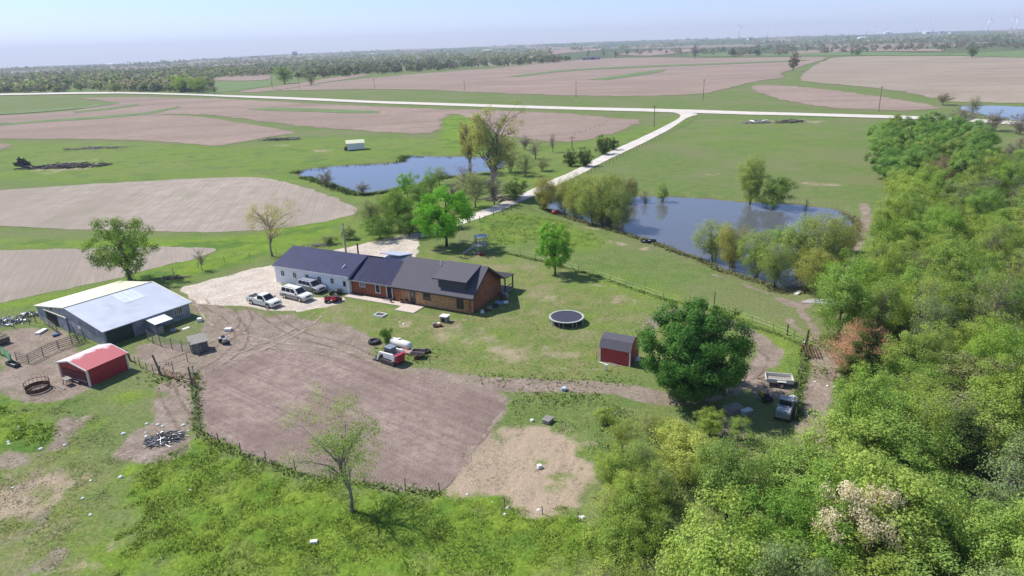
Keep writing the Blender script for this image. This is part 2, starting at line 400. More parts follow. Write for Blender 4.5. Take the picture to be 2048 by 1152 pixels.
def attr(t, n):
    a = t.new('ShaderNodeAttribute'); a.attribute_name = n
    s = t.new('ShaderNodeSeparateColor'); t.L(a.outputs['Color'], s.inputs[0]); return s.outputs
A, B = attr(t, 'surfa'), attr(t, 'surfb')
big = t.noise(pos, .035, 4, .6); mid = t.noise(pos, .35, 5, .65); fine = t.noise(pos, 2.6, 4, .7); vf = t.noise(pos, 9, 3, .7)
streak = t.noise(t.rotmap(pos, -.5, (.35, 1.6, 1)), .9, 6, .75)
g1 = t.mix(t.ramp(mid, .35, .65), (.165, .205, .064), (.120, .182, .046))
g1 = t.mix(t.ramp(big, .42, .6), g1, (.175, .195, .080))
g1 = t.mix(t.math('MULTIPLY', t.ramp(streak, .55, .75), .5), g1, (.25, .23, .13))
lawn = t.mix(t.ramp(mid, .38, .62), (.215, .220, .085), (.150, .205, .052))
lawn = t.mix(t.math('MULTIPLY', t.ramp(t.noise(pos, .14, 4, .6), .52, .68), .7), lawn, (.29, .235, .15))
lush = t.mix(t.ramp(mid, .35, .65), (.125, .215, .025), (.195, .27, .035))
lush = t.mix(t.math('MULTIPLY', t.ramp(t.noise(pos, .11, 3), .5, .66), .6), lush, (.055, .13, .03)); lush = t.mix(t.math('MULTIPLY', t.ramp(t.noise(pos, .2, 4), .55, .68), .6), lush, (.20, .23, .07))
c = t.mix(B[1], g1, lawn); c = t.mix(A[2], c, lush)
straw = t.mix(t.ramp(fine, .3, .7), (.47, .365, .27), (.34, .26, .19))
thr = lambda m, a=.18, b=.78, k=.7: t.ramp(t.math('ADD', t.math('ADD', m, t.math('MULTIPLY', t.math('SUBTRACT', mid, .5), k)), t.math('MULTIPLY', t.math('SUBTRACT', streak, .5), k)), a, b)
c = t.mix(thr(B[0]), c, straw)
dirt = t.mix(t.ramp(mid, .35, .65), (.235, .18, .15), (.325, .255, .215)); dirt = t.mix(t.ramp(t.noise(pos, .13, 4, .6), .45, .65, 0, .5), dirt, (.25, .215, .15)); dirt = t.mix(t.math('MULTIPLY', t.ramp(streak, .55, .75), .5), dirt, (.40, .33, .27))
c = t.mix(thr(A[0]), c, dirt)
grav = t.mix(t.ramp(mid, .35, .65), (.50, .42, .36), (.62, .535, .47)); grav = t.mix(t.math('MULTIPLY', t.ramp(vf, .6, .7), .4), grav, (.38, .32, .29))
c = t.mix(thr(A[1], .3, .6, .3), c, grav)
c = t.mix(t.math('MULTIPLY', B[2], .75), c, (.145, .12, .075))
# fields and pastures of the far country
cd_ = t.new('ShaderNodeCameraData') if False else None
ln = t.new('ShaderNodeVectorMath', operation='LENGTH'); t.L(t.mapping(pos, (1, 1, 0)), ln.inputs[0])
farf = t.ramp(ln.outputs['Value'], 900, 1900)
wob = t.new('ShaderNodeVectorMath', operation='ADD')
nz = t.new('ShaderNodeTexNoise'); t.L(pos, nz.inputs['Vector']); nz.inputs['Scale'].default_value = .0016; nz.inputs['Detail'].default_value = 2
sc2 = t.new('ShaderNodeVectorMath', operation='SCALE'); t.L(nz.outputs['Color'], sc2.inputs[0]); sc2.inputs['Scale'].default_value = 420
t.L(pos, wob.inputs[0]); t.L(sc2.outputs[0], wob.inputs[1])
vor = t.new('ShaderNodeTexVoronoi'); t.L(t.mapping(wob.outputs[0], (.0028, .0019, 0)), vor.inputs['Vector']); vor.inputs['Scale'].default_value = 1
rr = t.new('ShaderNodeSeparateColor'); t.L(vor.outputs['Color'], rr.inputs[0])
fc = t.mix(t.ramp(rr.outputs[0], .56, .58), (.105, .135, .050), (.29, .225, .185)); fc = t.mix(t.ramp(rr.outputs[1], .62, .64), fc, (.075, .11, .045)); fc = t.mix(t.ramp(t.noise(pos, .012, 3), .5, .7), fc, (.10, .10, .06))
c = t.mix(farf, c, fc)
# small light and dark specks of the turf itself
c = t.mix(t.ramp(fine, .38, .62, .75, 0), c, t.mix(1.0, c, (.60, .64, .58), 'MULTIPLY'))
c = t.mix(t.ramp(vf, .36, .46, .45, 0), c, t.mix(1.0, c, (.60, .62, .55), 'MULTIPLY'))
c = t.mix(t.ramp(vf, .52, .66, 0, .6), c, t.mix(1.0, c, (1.6, 1.6, 1.5), 'MULTIPLY'))
t.color(c); t.set(Roughness=.95); t.bsdf.inputs['Specular IOR Level'].default_value = .1
bh = t.math('ADD', t.math('MULTIPLY', fine, .10), t.math('MULTIPLY', vf, .05)); bh = t.math('ADD', bh, t.math('MULTIPLY', mid, .22))
bn = t.bump(bh, .8, 1.0)
me.materials.append(t.m); GROUND_M = t.m
ground = link('ground', me); tag(ground, kind='structure')
# plain ground under and behind the camera
mb = MB(); ngon = [(float(V[k, 0]), float(V[k, 1]), float(V[k, 2])) for k in range(nring)]
mb.add(ngon + [(0, 0, 0)], [(nring, (k + 1) % nring, k) for k in range(nring)])
o = mb.build('ground', GROUND_M); tag(o, kind='structure')
# ------------------------------------------------------------------ draped sheets: fields, roads, soil
def lift(x, y, k=1.0): return .004 + np.maximum(0, np.hypot(x, y) - 60) * 3.2e-4 * k
def drape(name, P, mat, off=1.0, attrs=None, dense=1.0, kind='structure', jit=.0, zoff=0.):
    out = []
    n = len(P)
    for i in range(n):
        a, b = P[i], P[(i + 1) % n]; L = math.dist(a, b); dd = math.hypot(*a); st = max(.5, dd * .008) / dense
        k = max(1, int(L / st))
        for j in range(k):
            out.append((a[0] + (b[0] - a[0]) * j / k, a[1] + (b[1] - a[1]) * j / k))
    if jit:
        out = [(x + (float(vnoise(np.array([x / 2.]), np.array([y / 2.]), 1)[0]) - .5) * jit, y + (float(vnoise(np.array([x / 2.]), np.array([y / 2.]), 2)[0]) - .5) * jit) for x, y in out]
    pa = np.array(out); dmin = np.hypot(pa[:, 0], pa[:, 1]).min(); dmax = np.hypot(pa[:, 0], pa[:, 1]).max()
    azs = np.arctan2(pa[:, 0], pa[:, 1]); d = max(dmin * .8, 20); pts = []; rs = 1 + .011 / dense; da = .012 / dense
    while d < dmax:
        aa = np.arange(azs.min() - da, azs.max() + da, da); pts.append(np.stack([np.sin(aa) * d, np.cos(aa) * d], 1)); d *= rs
    q = np.concatenate(pts); s = poly_sd(out, q[:, 0], q[:, 1]); q = q[s < -np.hypot(q[:, 0], q[:, 1]) * .003]
    allp = [Vector(p) for p in out] + [Vector(p) for p in q]
    ed = [(i, (i + 1) % len(out)) for i in range(len(out))]
    vs, _, fs, *_ = geometry.delaunay_2d_cdt(allp, ed, [], 1, 1e-5)
    va = np.array([(v.x, v.y) for v in vs]); z = hfun(va[:, 0], va[:, 1]) + lift(va[:, 0], va[:, 1], off) + zoff
    V3 = np.column_stack([va, z]); me = bpy.data.meshes.new(name)
    fs = [f if (vs[f[1]] - vs[f[0]]).cross(vs[f[2]] - vs[f[0]]) > 0 else tuple(reversed(f)) for f in fs]
    F3 = np.array([f for f in fs if len(f) == 3])
    me = np_mesh(name, V3, F3, mat, True)
    o = link(name, me); tag(o, kind=kind); return o
def soil_mat(name, ca, cb, ang, sp, green=0., gcol=(.16, .18, .08), rowamp=.12, sc_=1.):
    t = NT(name); pos = t.pos(); big = t.noise(pos, .012 * sc_, 4, .55); mid = t.noise(pos, .22, 5, .65); fine = t.noise(pos, 1.5, 4, .75)
    st = t.noise(t.rotmap(pos, ang, (.03, 1.0, 1)), 1.0 / sp * 1.3, 3, .6)
    c = t.mix(t.ramp(big, .35, .65), ca, cb)
    c = t.mix(t.ramp(t.noise(t.rotmap(pos, ang, (.25, 1, 1)), .03, 5, .65), .45, .62, 0, .6), c, tuple(x * .80 for x in ca)); c = t.mix(t.ramp(mid, .35, .7, 0, .7), c, tuple(x * .80 for x in ca)); c = t.mix(t.ramp(st, .44, .60, 0, min(.9, rowamp * 6)), c, tuple(x * .70 for x in cb))
    c = t.mix(t.ramp(fine, .60, .74, 0, .6), c, tuple(min(.6, x * 1.35) for x in cb)); c = t.mix(t.ramp(t.noise(pos, 4.5, 2, .6), .3, .45, .4, 0), c, tuple(x * .62 for x in ca))
    if green:
        c = t.mix(t.ramp(t.noise(t.rotmap(pos, ang, (.3, 1, 1)), .06, 6, .7), .5, .72, 0, green), c, gcol)
    t.color(c); t.set(Roughness=1.0); t.bsdf.inputs['Specular IOR Level'].default_value = .05
    h = t.math('ADD', t.math('MULTIPLY', st, .25), t.math('MULTIPLY', fine, .22)); t.bump(h, .6, .8); return t.m
FA, FB = (.285, .215, .175), (.345, .265, .215)
FIELDS = [
 ([(-90,392),(0,381),(100,374),(200,367),(320,361),(420,356),(505,353),(560,362),(620,378),(680,399),(716,418),(704,431),(640,446),(560,458),(450,465),(340,464),(232,461),(100,458),(40,452),(-90,452)], 100, .9, .30, .10),
 ([(-90,504),(0,501),(100,499),(230,496),(390,493),(428,495),(438,503),(380,521),(310,537),(240,556),(190,566),(100,585),(0,607),(-90,622)], 115, .9, .30, .12),
 ([(-60,256),(0,249),(120,240),(240,233),(340,230),(400,233),(470,244),(540,255),(602,266),(560,270),(500,281),(440,293),(400,290),(330,283),(220,279),(100,278),(-60,278)], 20, 2.0, .2, .05),
 ([(-60,234),(0,231),(70,228),(160,220),(235,207),(190,200),(150,197),(250,194),(400,196),(560,204),(720,212),(860,218),(1000,221),(1120,226),(1220,236),(1285,241),(1275,248),(1205,273),(1155,284),(1100,283),(1040,277),(990,266),(962,248),(940,236),(922,229),(898,228),(882,237),(882,254),(866,265),(830,268),(750,264),(640,256),(560,247),(480,237),(420,230),(335,228),(180,238),(0,247),(-60,250)], 12, 2.0, .35, .05),
 ([(545,182),(600,174),(700,160),(860,146),(1024,135),(1150,120),(1240,116),(1340,115),(1450,117),(1600,114),(1662,114),(1640,122),(1610,130),(1585,140),(1556,147),(1574,155),(1530,160),(1500,165),(1440,181),(1390,190),(1250,193),(1100,191),(960,185),(800,178),(640,180)], 5, 3.0, .1, .04),
 ([(1676,113),(1640,125),(1612,142),(1597,157),(1605,163),(1700,171),(1800,182),(1860,195),(1900,203),(1980,206),(2120,207),(2150,118),(2000,115),(1850,112)], 170, 3.0, .1, .05),
 ([(1497,172),(1525,170),(1600,173),(1700,185),(1800,200),(1874,212),(1868,220),(1780,222),(1650,215),(1570,202),(1508,183)], 165, 2.5, .1, .05),
 ([(412,157),(440,153),(500,151),(545,150),(545,159),(500,162),(440,162)], 5, 3.0, .1, .02),
 ([(470,183),(545,174),(640,160),(700,150),(760,148),(640,167),(545,182),(500,186)], 5, 3.0, .5, .02),
 ([(-40,288),(10,288),(21,291),(14,298),(0,303),(-40,306)], 5, 2.0, .1, .02)]
for k, (P, ang, sp, green, ra) in enumerate(FIELDS):
    fa, fb = (FA, FB)
    if k == 5: fa, fb = (.30, .245, .19), (.36, .30, .235)
    if k == 0 or k == 1: fa, fb = (.34, .285, .235), (.40, .34, .285)
    drape('tilled_field', chaikin(PL(P), True, 1 if k in (3,) else 2), soil_mat('tilled soil %d' % k, fa, fb, R(ang), sp, green, rowamp=ra), jit=1.6 if k < 3 else 6)
t = NT('waterway grass'); pos = t.pos()
t.color(t.mix(t.ramp(t.noise(pos, .08, 4), .4, .6), (.085, .15, .03), (.13, .18, .05))); t.set(Roughness=1.)
for P in [[(-40,226),(0,225),(90,220),(170,212),(235,204),(240,207),(180,216),(90,224),(0,230),(-40,231)], [(145,223),(220,216),(276,209),(278,211),(220,220),(150,226)],
          [(-40,251),(0,248),(100,240),(200,233),(290,226),(358,213),(362,215),(300,229),(200,238),(100,244),(0,252),(-40,255)],
          [(494,219),(540,216),(640,218),(760,223),(758,227),(700,227),(620,224),(540,222)],
          [(1020,153),(1050,149),(1110,142),(1200,136),(1400,128),(1612,120),(1614,122),(1400,131),(1200,139),(1110,145),(1040,154)],
          [(1176,160),(1240,151),(1332,139),(1326,144),(1250,156),(1210,161)]]:
    o = drape('grass_strip', PL(P), t.m, off=1.9)
# garden soil
GS = NT('garden soil'); t = GS; pos = t.pos()
big = t.noise(pos, .09, 3, .5); mid = t.noise(pos, .9, 5, .7); fine = t.noise(pos, 5, 4, .75)
c = t.mix(t.ramp(big, .38, .62), (.235, .178, .150), (.335, .262, .222)); c = t.mix(t.ramp(mid, .35, .7, 0, .75), c, (.19, .135, .118)); c = t.mix(t.ramp(fine, .62, .74, 0, .35), c, (.40, .32, .27))
rows = t.noise(t.rotmap(pos, R(-38), (.05, 1.2, 1)), .9, 4, .6); pm = t.ramp(t.noise(pos, .3, 5, .7), .35, .65, .15, 1); c = t.mix(t.math('MULTIPLY', t.ramp(rows, .5, .66, 0, .32), pm), c, (.34, .27, .23)); c = t.mix(t.ramp(rows, .34, .46, .38, 0), c, (.165, .12, .105))
fr = t.noise(t.rotmap(pos, R(-38), (.04, 3.2, 1)), 1.0, 2, .5); c = t.mix(t.ramp(fr, .38, .6, .3, 0), c, (.16, .115, .10))
t.color(c); t.set(Roughness=1.); t.bsdf.inputs['Specular IOR Level'].default_value = .05; t.bump(t.math('ADD', t.math('MULTIPLY', fine, .10), t.math('MULTIPLY', mid, .25)), .8, .8)
drape('garden_soil', chaikin(PL(SOIL), True, 2), GS.m, jit=.9, dense=1.6)
# roads
def road_mat(name, c0):
    t = NT(name); pos = t.pos(); f = t.noise(pos, .25, 5, .65); g = t.noise(pos, 3.5, 4, .7)
    c = t.mix(t.ramp(f, .35, .65), tuple(x * .9 for x in c0), tuple(x * 1.08 for x in c0)); c = t.mix(t.ramp(g, .55, .7, 0, .5), c, tuple(x * .72 for x in c0)); t.color(c); t.set(Roughness=.95); t.bump(g, .5, .03); return t.m
RM = road_mat('crushed limestone', (.56, .51, .445))
LANE = [(836,478),(862,470),(905,456),(960,437),(1010,418),(1062,395),(1110,372),(1160,350),(1205,325),(1250,304),(1300,280),(1340,259),(1362,244),(1378,234),(1400,229),(1372,225),(1340,224),(1362,229),(1358,238),(1330,252),(1290,272),(1240,294),(1195,316),(1150,341),(1100,362),(1052,384),(1000,408),(950,426),(905,444),(850,461)]
drape('gravel_lane', chaikin(PL(LANE), True, 1), RM, off=1.6, jit=.3)
ROAD = [(-80,190),(0,188.2),(120,186),(240,185),(400,189),(500,192.5),(760,203),(1024,211),(1180,215.5),(1300,218),(1400,220.5),(1500,224),(1600,226.5),(1800,232),(1900,236),(2048,244),(2130,249),(2130,256),(2048,251),(1900,242),(1800,238),(1600,232),(1500,230),(1400,227),(1300,224),(1180,221),(1024,216.5),(760,207.5),(500,196.5),(400,192),(240,188),(120,189.3),(0,191.5),(-80,193)]
drape('gravel_road', PL(ROAD), RM, off=2.2)
# far strips of field seen among the hills
for P in [[(900,122),(960,112),(1060,104),(1160,98),(1210,96),(1200,101),(1100,110),(1040,120)], [(1230,110),(1320,100),(1420,97),(1380,104),(1300,112)], [(1560,104),(1680,98),(1800,97),(1900,99),(1880,103),(1700,103),(1600,108)], [(380,131),(480,126),(600,121),(700,118),(600,125),(480,131)], [(1660,82),(1760,78),(1850,77),(1800,82),(1700,85)], [(1040,94),(1130,90),(1200,88),(1150,93),(1060,97)], [(1620,81),(1560,84),(1480,86),(1560,80)]]:
    drape('tilled_field', PL(P), bpy.data.materials['tilled soil 4'], off=1.4)
for P in [[(1480,112),(1600,106),(1760,104),(1900,108),(2080,100),(2080,117),(1900,111),(1700,111),(1600,112)], [(360,185),(420,165),(545,162),(540,172),(470,182),(420,188)], [(1360,111),(1440,103),(1500,104),(1470,113)]]:
    drape('pasture', PL(P), t.m if False else bpy.data.materials['waterway grass'], off=.9)
# tyre tracks pressed into the dirt
def track_mat(name, c):
    t = NT(name); n = t.noise(t.pos(), 1.4, 5, .75); t.color(t.mix(t.ramp(n, .3, .7), c, tuple(x * 1.35 for x in c))); t.set(Roughness=1.); t.bsdf.inputs['Specular IOR Level'].default_value = .05
    tr = t.new('ShaderNodeBsdfTransparent'); mx_ = t.new('ShaderNodeMixShader'); t.L(t.ramp(t.noise(t.pos(), .45, 5, .75), .40, .60, .0, .8), mx_.inputs[0]); t.L(tr.outputs[0], mx_.inputs[1]); t.L(t.bsdf.outputs[0], mx_.inputs[2]); t.L(mx_.outputs[0], t.out.inputs[0]); return t.m
TD, TLt = track_mat('pressed dark soil', (.20, .15, .12)), track_mat('dry pale soil', (.34, .275, .225))
def ribbon(name, L, wd, mat, z):
    L = chaikin(L, False, 3); out = []; last = None
    for p in L:
        if last is None or math.dist(p, last) > .5: out.append(p); last = p
    L = out; vs = []
    for i, p in enumerate(L):
        a = L[max(0, i - 1)]; b = L[min(len(L) - 1, i + 1)]; d = math.dist(a, b); nx, ny = -(b[1] - a[1]) / d, (b[0] - a[0]) / d
        for s in (-1, 1): q = (p[0] + nx * wd * s, p[1] + ny * wd * s); vs.append((q[0], q[1], hz(*q) + z))
    mb = MB(); mb.add(vs, [(2*i, 2*i+1, 2*i+3, 2*i+2) for i in range(len(L) - 1)]); tag(mb.build(name, mat), kind='structure')
for k, (L, mt) in enumerate([([(420,612),(470,640),(490,680),(450,720),(400,745)], TD), ([(520,620),(560,650),(600,672),(680,690),(760,725)], TD), ([(400,600),(430,650),(520,690),(640,700),(740,722)], TLt), ([(480,615),(500,650),(430,690),(350,720),(310,735)], TD), ([(640,625),(600,660),(540,690),(470,715)], TLt),
                             ([(330,770),(345,810),(380,860)], TD), ([(1500,700),(1530,720),(1480,765),(1430,790)], TD)]):
    P = chaikin(PL(L), False, 1)
    for s in (-.85, .85):
        Q = []
        for i, p in enumerate(P):
            a = P[max(0, i - 1)]; b = P[min(len(P) - 1, i + 1)]; d = math.dist(a, b); Q.append((p[0] - (b[1] - a[1]) / d * s, p[1] + (b[0] - a[0]) / d * s))
        ribbon('tyre_track', Q, .19, mt, .05 + .004 * k)
# water
t = NT('pond water'); pos = t.pos()
rp = t.noise(t.mapping(pos, (1, .35, 1)), 2.2, 4, .6); rp2 = t.noise(pos, .05, 2)
t.color((.10, .108, .125)); t.set(Roughness=.04); t.bsdf.inputs['IOR'].default_value = 1.33
b = t.bump(t.math('MULTIPLY', rp, t.ramp(rp2, .4, .6, .25, 1)), .25, .03)
WM = t.m
for k, P in PONDS.items():
    pa = np.array(P); c0 = pa.mean(0); mb = MB()
    x0, y0 = pa.min(0) - 3; x1, y1 = pa.max(0) + 3
    # a level sheet reaching just under the banks
    Q = [tuple(c0 + (p - c0) * (1 + 2.2 / max(3, np.linalg.norm(p - c0)))) for p in pa]
    vs, _, fs, *_ = geometry.delaunay_2d_cdt([Vector(q) for q in Q], [(i, (i + 1) % len(Q)) for i in range(len(Q))], [], 1, 1e-5)
    mb.add([(v.x, v.y, WATER_Z) for v in vs], [f if (vs[f[1]] - vs[f[0]]).cross(vs[f[2]] - vs[f[0]]) > 0 else tuple(reversed(f)) for f in fs])
    tag(mb.build('pond_water', WM), kind='structure')
# ------------------------------------------------------------------ trees
def leaf_mat():
    t = NT('leaf'); oi = t.new('ShaderNodeObjectInfo'); g = t.new('ShaderNodeNewGeometry')
    rnd = g.outputs['Random Per Island']
    hs = t.new('ShaderNodeHueSaturation'); t.L(oi.outputs['Color'], hs.inputs['Color'])
    t.L(t.ramp(rnd, 0, 1, .72, 1.28), hs.inputs['Value']); t.L(t.math('ADD', t.math('MULTIPLY', t.math('FRACT', t.math('MULTIPLY', rnd, 37.7)), .03), .49), hs.inputs['Hue'])
    c = hs.outputs[0]
    d = t.new('ShaderNodeBsdfDiffuse'); tr = t.new('ShaderNodeBsdfTranslucent'); ms = t.new('ShaderNodeMixShader'); ms.inputs[0].default_value = .48
    t.L(c, d.inputs[0]); t.L(t.mix(1.0, c, (1.15, 1.15, .7), 'MULTIPLY'), tr.inputs[0]); t.L(d.outputs[0], ms.inputs[1]); t.L(tr.outputs[0], ms.inputs[2]); t.L(ms.outputs[0], t.out.inputs[0])
    return t.m
LEAF = leaf_mat()
def bark_mat(name, c):
    t = NT(name); n = t.noise(t.mapping(t.new('ShaderNodeTexCoord').outputs['Object'], (4, 4, 1)), 2, 4)
    t.color(t.mix(t.ramp(n, .3, .7), tuple(x * .6 for x in c), tuple(x * 1.25 for x in c))); t.set(Roughness=.95); t.bsdf.inputs['Specular IOR Level'].default_value = .1; return t.m
BARK = bark_mat('bark', (.16, .125, .10)); BARKG = bark_mat('grey bark', (.25, .215, .185)); BARKD = bark_mat('dark bark', (.085, .065, .05))
def leaf_cloud(C, Rd, n, size, r, center, out=1.0, upb=.25, asp=.62, squash=.8):
    C = np.asarray(C, float); Rd = np.asarray(Rd, float)
    wgt = Rd ** 2; idx = r.choice(len(C), n, p=wgt / wgt.sum())
    d = r.normal(size=(n, 3)); d /= np.linalg.norm(d, axis=1)[:, None]
    p = C[idx] + d * (Rd[idx] * r.random(n) ** .45)[:, None] * np.array([1, 1, squash])
    nv = (p - center) / (np.linalg.norm(p - center, axis=1)[:, None] + 1e-6) * out + d * .6 + r.normal(size=(n, 3)) * .55 + np.array([0, 0, upb])
    nv /= np.linalg.norm(nv, axis=1)[:, None]
    a = np.cross(nv, r.normal(size=(n, 3))); a /= np.linalg.norm(a, axis=1)[:, None]; b = np.cross(nv, a)
    s = (size * r.uniform(.6, 1.35, n))[:, None]
    V = np.stack([p - a * s, p - b * s * asp, p + a * s, p + b * s * asp], 1).reshape(-1, 3)
    return V, np.arange(4 * n).reshape(-1, 4)
def crown_centers(r, n, H, Wd, z0, shape='round', gap=.0, lump=1.0):
    """clump centres through the crown, denser near its skin; returns centres and radii"""
    C = []; Rr = []
    lob = r.uniform(-1, 1, (6, 3)); lob[:, 2] = np.abs(lob[:, 2]); lob /= np.linalg.norm(lob, axis=1)[:, None]
    amp = r.uniform(-.22, .26, 6) * lump
    while len(C) < n:
        d = r.normal(size=3); d /= np.linalg.norm(d); rad = r.random() ** .42
        k = 1 + sum(a * max(0, d @ l) ** 3 for a, l in zip(amp, lob))
        h = (d[2] * rad + 1) / 2
        if shape == 'cone': wr = (1 - h) ** .8 * 1.05; q = math.atan2(d[1], d[0]); x = math.cos(q) * wr * rad ** .5; y = math.sin(q) * wr * rad ** .5
        elif shape == 'vase': f = .55 + .55 * h; x, y = d[0] * rad * k * f, d[1] * rad * k * f
        else:
            f = 1.0 if h > .3 else .75 + .8 * h
            x, y = d[0] * rad * k * f, d[1] * rad * k * f
        if gap and vnoise(np.array([x * 2.2 + 9]), np.array([y * 2.2 + h * 3.1]), int(gap * 100))[0] < gap: continue
        C.append((x * Wd / 2, y * Wd / 2, z0 + (H - z0) * min(1.04, max(0.02, .5 + (h - .5) * k))))
        Rr.append(r.uniform(.75, 1.3))
    return np.array(C), np.array(Rr)
def limbs(r, C, H, z0, r0, nl, stems=1, spread=.35, twigs=0, tw=.02, droop=0):
    mb = MB()
    for s_ in range(stems):
        a0 = r.uniform(0, 6.28); lean = 0 if stems == 1 else spread
        top = Vector((math.cos(a0) * lean * H * .35, math.sin(a0) * lean * H * .35, H * r.uniform(.72, .85)))
        base = Vector((math.cos(a0) * lean * .3, math.sin(a0) * lean * .3, -.3)); q0 = r0 / math.sqrt(stems)
        path = [base]; 
        for k in range(1, 6):
            f = k / 5; path.append(base.lerp(top, f) + Vector((r.normal() * .05 * H * .3, r.normal() * .05 * H * .3, 0)) * (1 if k < 5 else .4))
        mb.tube(path, [q0 * 1.35] + [q0 * (1 - .82 * k / 5) for k in range(1, 6)], 7)
        pick = r.choice(len(C), min(nl, len(C)), replace=False)
        for i in pick:
            e = Vector(C[i]); f = max(.12, min(.92, (e.z * r.uniform(.45, .8)) / max(.1, top.z))); j = f * 5; k = min(4, int(j)); st = path[k].lerp(path[k + 1], j - k)
            if e.z < st.z + .1: e.z = e.z * .5 + st.z * .5
            m1 = st.lerp(e, .35) + Vector((r.normal() * .2, r.normal() * .2, .12 * (e - st).length)); m2 = st.lerp(e, .7) + Vector((r.normal() * .25, r.normal() * .25, .1 * (e - st).length))
            rr_ = q0 * (1 - .75 * f) * .62
            mb.tube([st, m1, m2, e], [rr_, rr_ * .7, rr_ * .42, rr_ * .14], 5, cap=False)
            for _ in range(twigs):
                f2 = r.uniform(.35, 1); bp = st.lerp(m1, f2 / .5) if f2 < .5 else m1.lerp(e, (f2 - .5) / .5)
                dv = Vector(r.normal(size=3)); dv.z = abs(dv.z) * .8 - droop; dv = dv.normalized() * r.uniform(.07, .17) * H * .8
                mid_ = bp + dv * .5 + Vector(r.normal(size=3)) * .08
                mb.tube([bp, mid_, bp + dv + Vector((0, 0, -droop * .3))], [tw, tw * .7, tw * .3], 3, cap=False)
    return mb
def make_tree(name, seed, H, Wd, z0, nc, cr, nleaf, lsize, color, bark, r0=.2, nl=12, shape='round', stems=1, gap=0, twigs=0, tw=.02, droop=0, lump=1., out=1., upb=.25, asp=.62, squash=.8, root=None):
    r = np.random.default_rng(seed)
    C, Rr = crown_centers(r, nc, H, Wd, z0, shape, gap, lump)
    mb = limbs(r, C, H, z0, r0, nl, stems, twigs=twigs, tw=tw, droop=droop)
    tr = mb.mesh('trunk', bark, True)
    cen = np.array([0, 0, z0 + (H - z0) * .42])
    V, F_ = leaf_cloud(C, Rr * cr, nleaf, lsize, r, cen, out, upb, asp, squash)
    cm = np_mesh('crown', V, F_, LEAF)
    return dict(name=name, trunk=tr, crown=cm, H=H, W=Wd, color=color)
LB = lambda *c: tuple(c)
SPRING, FRESH, OLIVE, DARKG, GREY, YEL, CED, WIL, PINK, WHITE = (.180, .238, .055), (.145, .225, .045), (.165, .195, .078), (.055, .130, .026), (.175, .175, .11), (.215, .255, .06), (.075, .10, .03), (.19, .225, .08), (.26, .17, .12), (.42, .36, .27)
PR = {}
for k in range(5): PR['broad%d' % k] = make_tree('broadleaf_tree', 100 + k, 10, 8.4, 1.2, 120, .85, 18000, .10, SPRING, BARK, .2, 14, lump=1.3, twigs=2)
for k in range(3): PR['thin%d' % k] = make_tree('young_leafed_tree', 120 + k, 10, 8, 1.0, 110, .85, 8500, .088, OLIVE, BARKG, .17, 26, lump=1.4, stems=2, twigs=7, tw=.022)
for k in range(3): PR['bare%d' % k] = make_tree('bare_tree', 140 + k, 9, 7, 1.5, 90, .7, 900, .08, GREY, BARKG, .16, 34, lump=1.4, stems=1 + k % 2, twigs=13, tw=.024)
for k in range(3): PR['cedar%d' % k] = make_tree('cedar_tree', 160 + k, 8, 4.6, .3, 90, .5, 9000, .12, CED, BARKD, .14, 8, shape='cone', lump=1.0, upb=.6, asp=.35, squash=.5)
for k in range(3): PR['willow%d' % k] = make_tree('willow_tree', 180 + k, 8, 8.6, .5, 150, .85, 19000, .09, WIL, BARK, .15, 22, shape='vase', lump=1.2, stems=3, gap=.2, twigs=5, tw=.016, asp=.45)
for k in range(3): PR['shrub%d' % k] = make_tree('shrub', 200 + k, 3, 3.6, .1, 40, .5, 3600, .085, FRESH, BARK, .05, 14, lump=1.5, stems=3, twigs=3, tw=.012)
for k in range(2): PR['brush%d' % k] = make_tree('bare_shrub', 220 + k, 3, 3.6, .1, 50, .5, 500, .07, GREY, BARKG, .05, 34, lump=1.5, stems=3, twigs=9, tw=.014)
for k in range(2): PR['maple%d' % k] = make_tree('maple_tree', 240 + k, 9, 8.5, 1.1, 130, .72, 20000, .115, FRESH, BARKD, .2, 16, lump=1.1, twigs=1, out=1.3)
PR['big'] = make_tree('shade_tree', 262, 12, 13, .4, 380, .86, 62000, .14, DARKG, BARKD, .34, 22, lump=.5, out=1.4)
PR['sparse'] = make_tree('sparse_tree', 271, 8.4, 8.5, 2.6, 64, .9, 8500, .06, (.20, .26, .06), BARKG, .17, 22, lump=2.0, twigs=10, tw=.014)
PR['snag'] = make_tree('half_bare_cottonwood', 285, 14, 12, 3.0, 90, .9, 12000, .10, (.20, .19, .07), BARKG, .38, 26, shape='vase', lump=1.6, stems=3, gap=.3, twigs=8, tw=.035)
PR['vine'] = make_tree('vine_draped_tree', 293, 8.5, 9.5, .6, 90, .85, 22000, .10, (.12, .19, .04), BARKG, .28, 20, lump=1.2, gap=.15, twigs=4, tw=.02)
used = {}
LAB = {}
def plant(kind, x, y, h, wd, color=None, label=None, group=None, rz=None, name=None, cat='tree'):
    p = PR[kind]; rz = random.uniform(0, 6.28) if rz is None else rz
    o = thing(name or p['name'], label, cat, (x, y, hz(x, y)), rz, group)
    sx = wd / p['W']; o.scale = (sx, sx, h / p['H'])
    a = link('trunk', p['trunk'], o); c = color or p['color']
    b = link('crown', p['crown'], o, tuple(min(.8, v * (1.75 if kind[:3] not in ('big', 'ced') else 1.35)) for v in c))
    return o
def jit_c(c, a=.12):
    k = 1 + random.uniform(-a, a); return (c[0] * k * (1 + random.uniform(-a, a)), c[1] * k, c[2] * k * (1 + random.uniform(-a, a)))
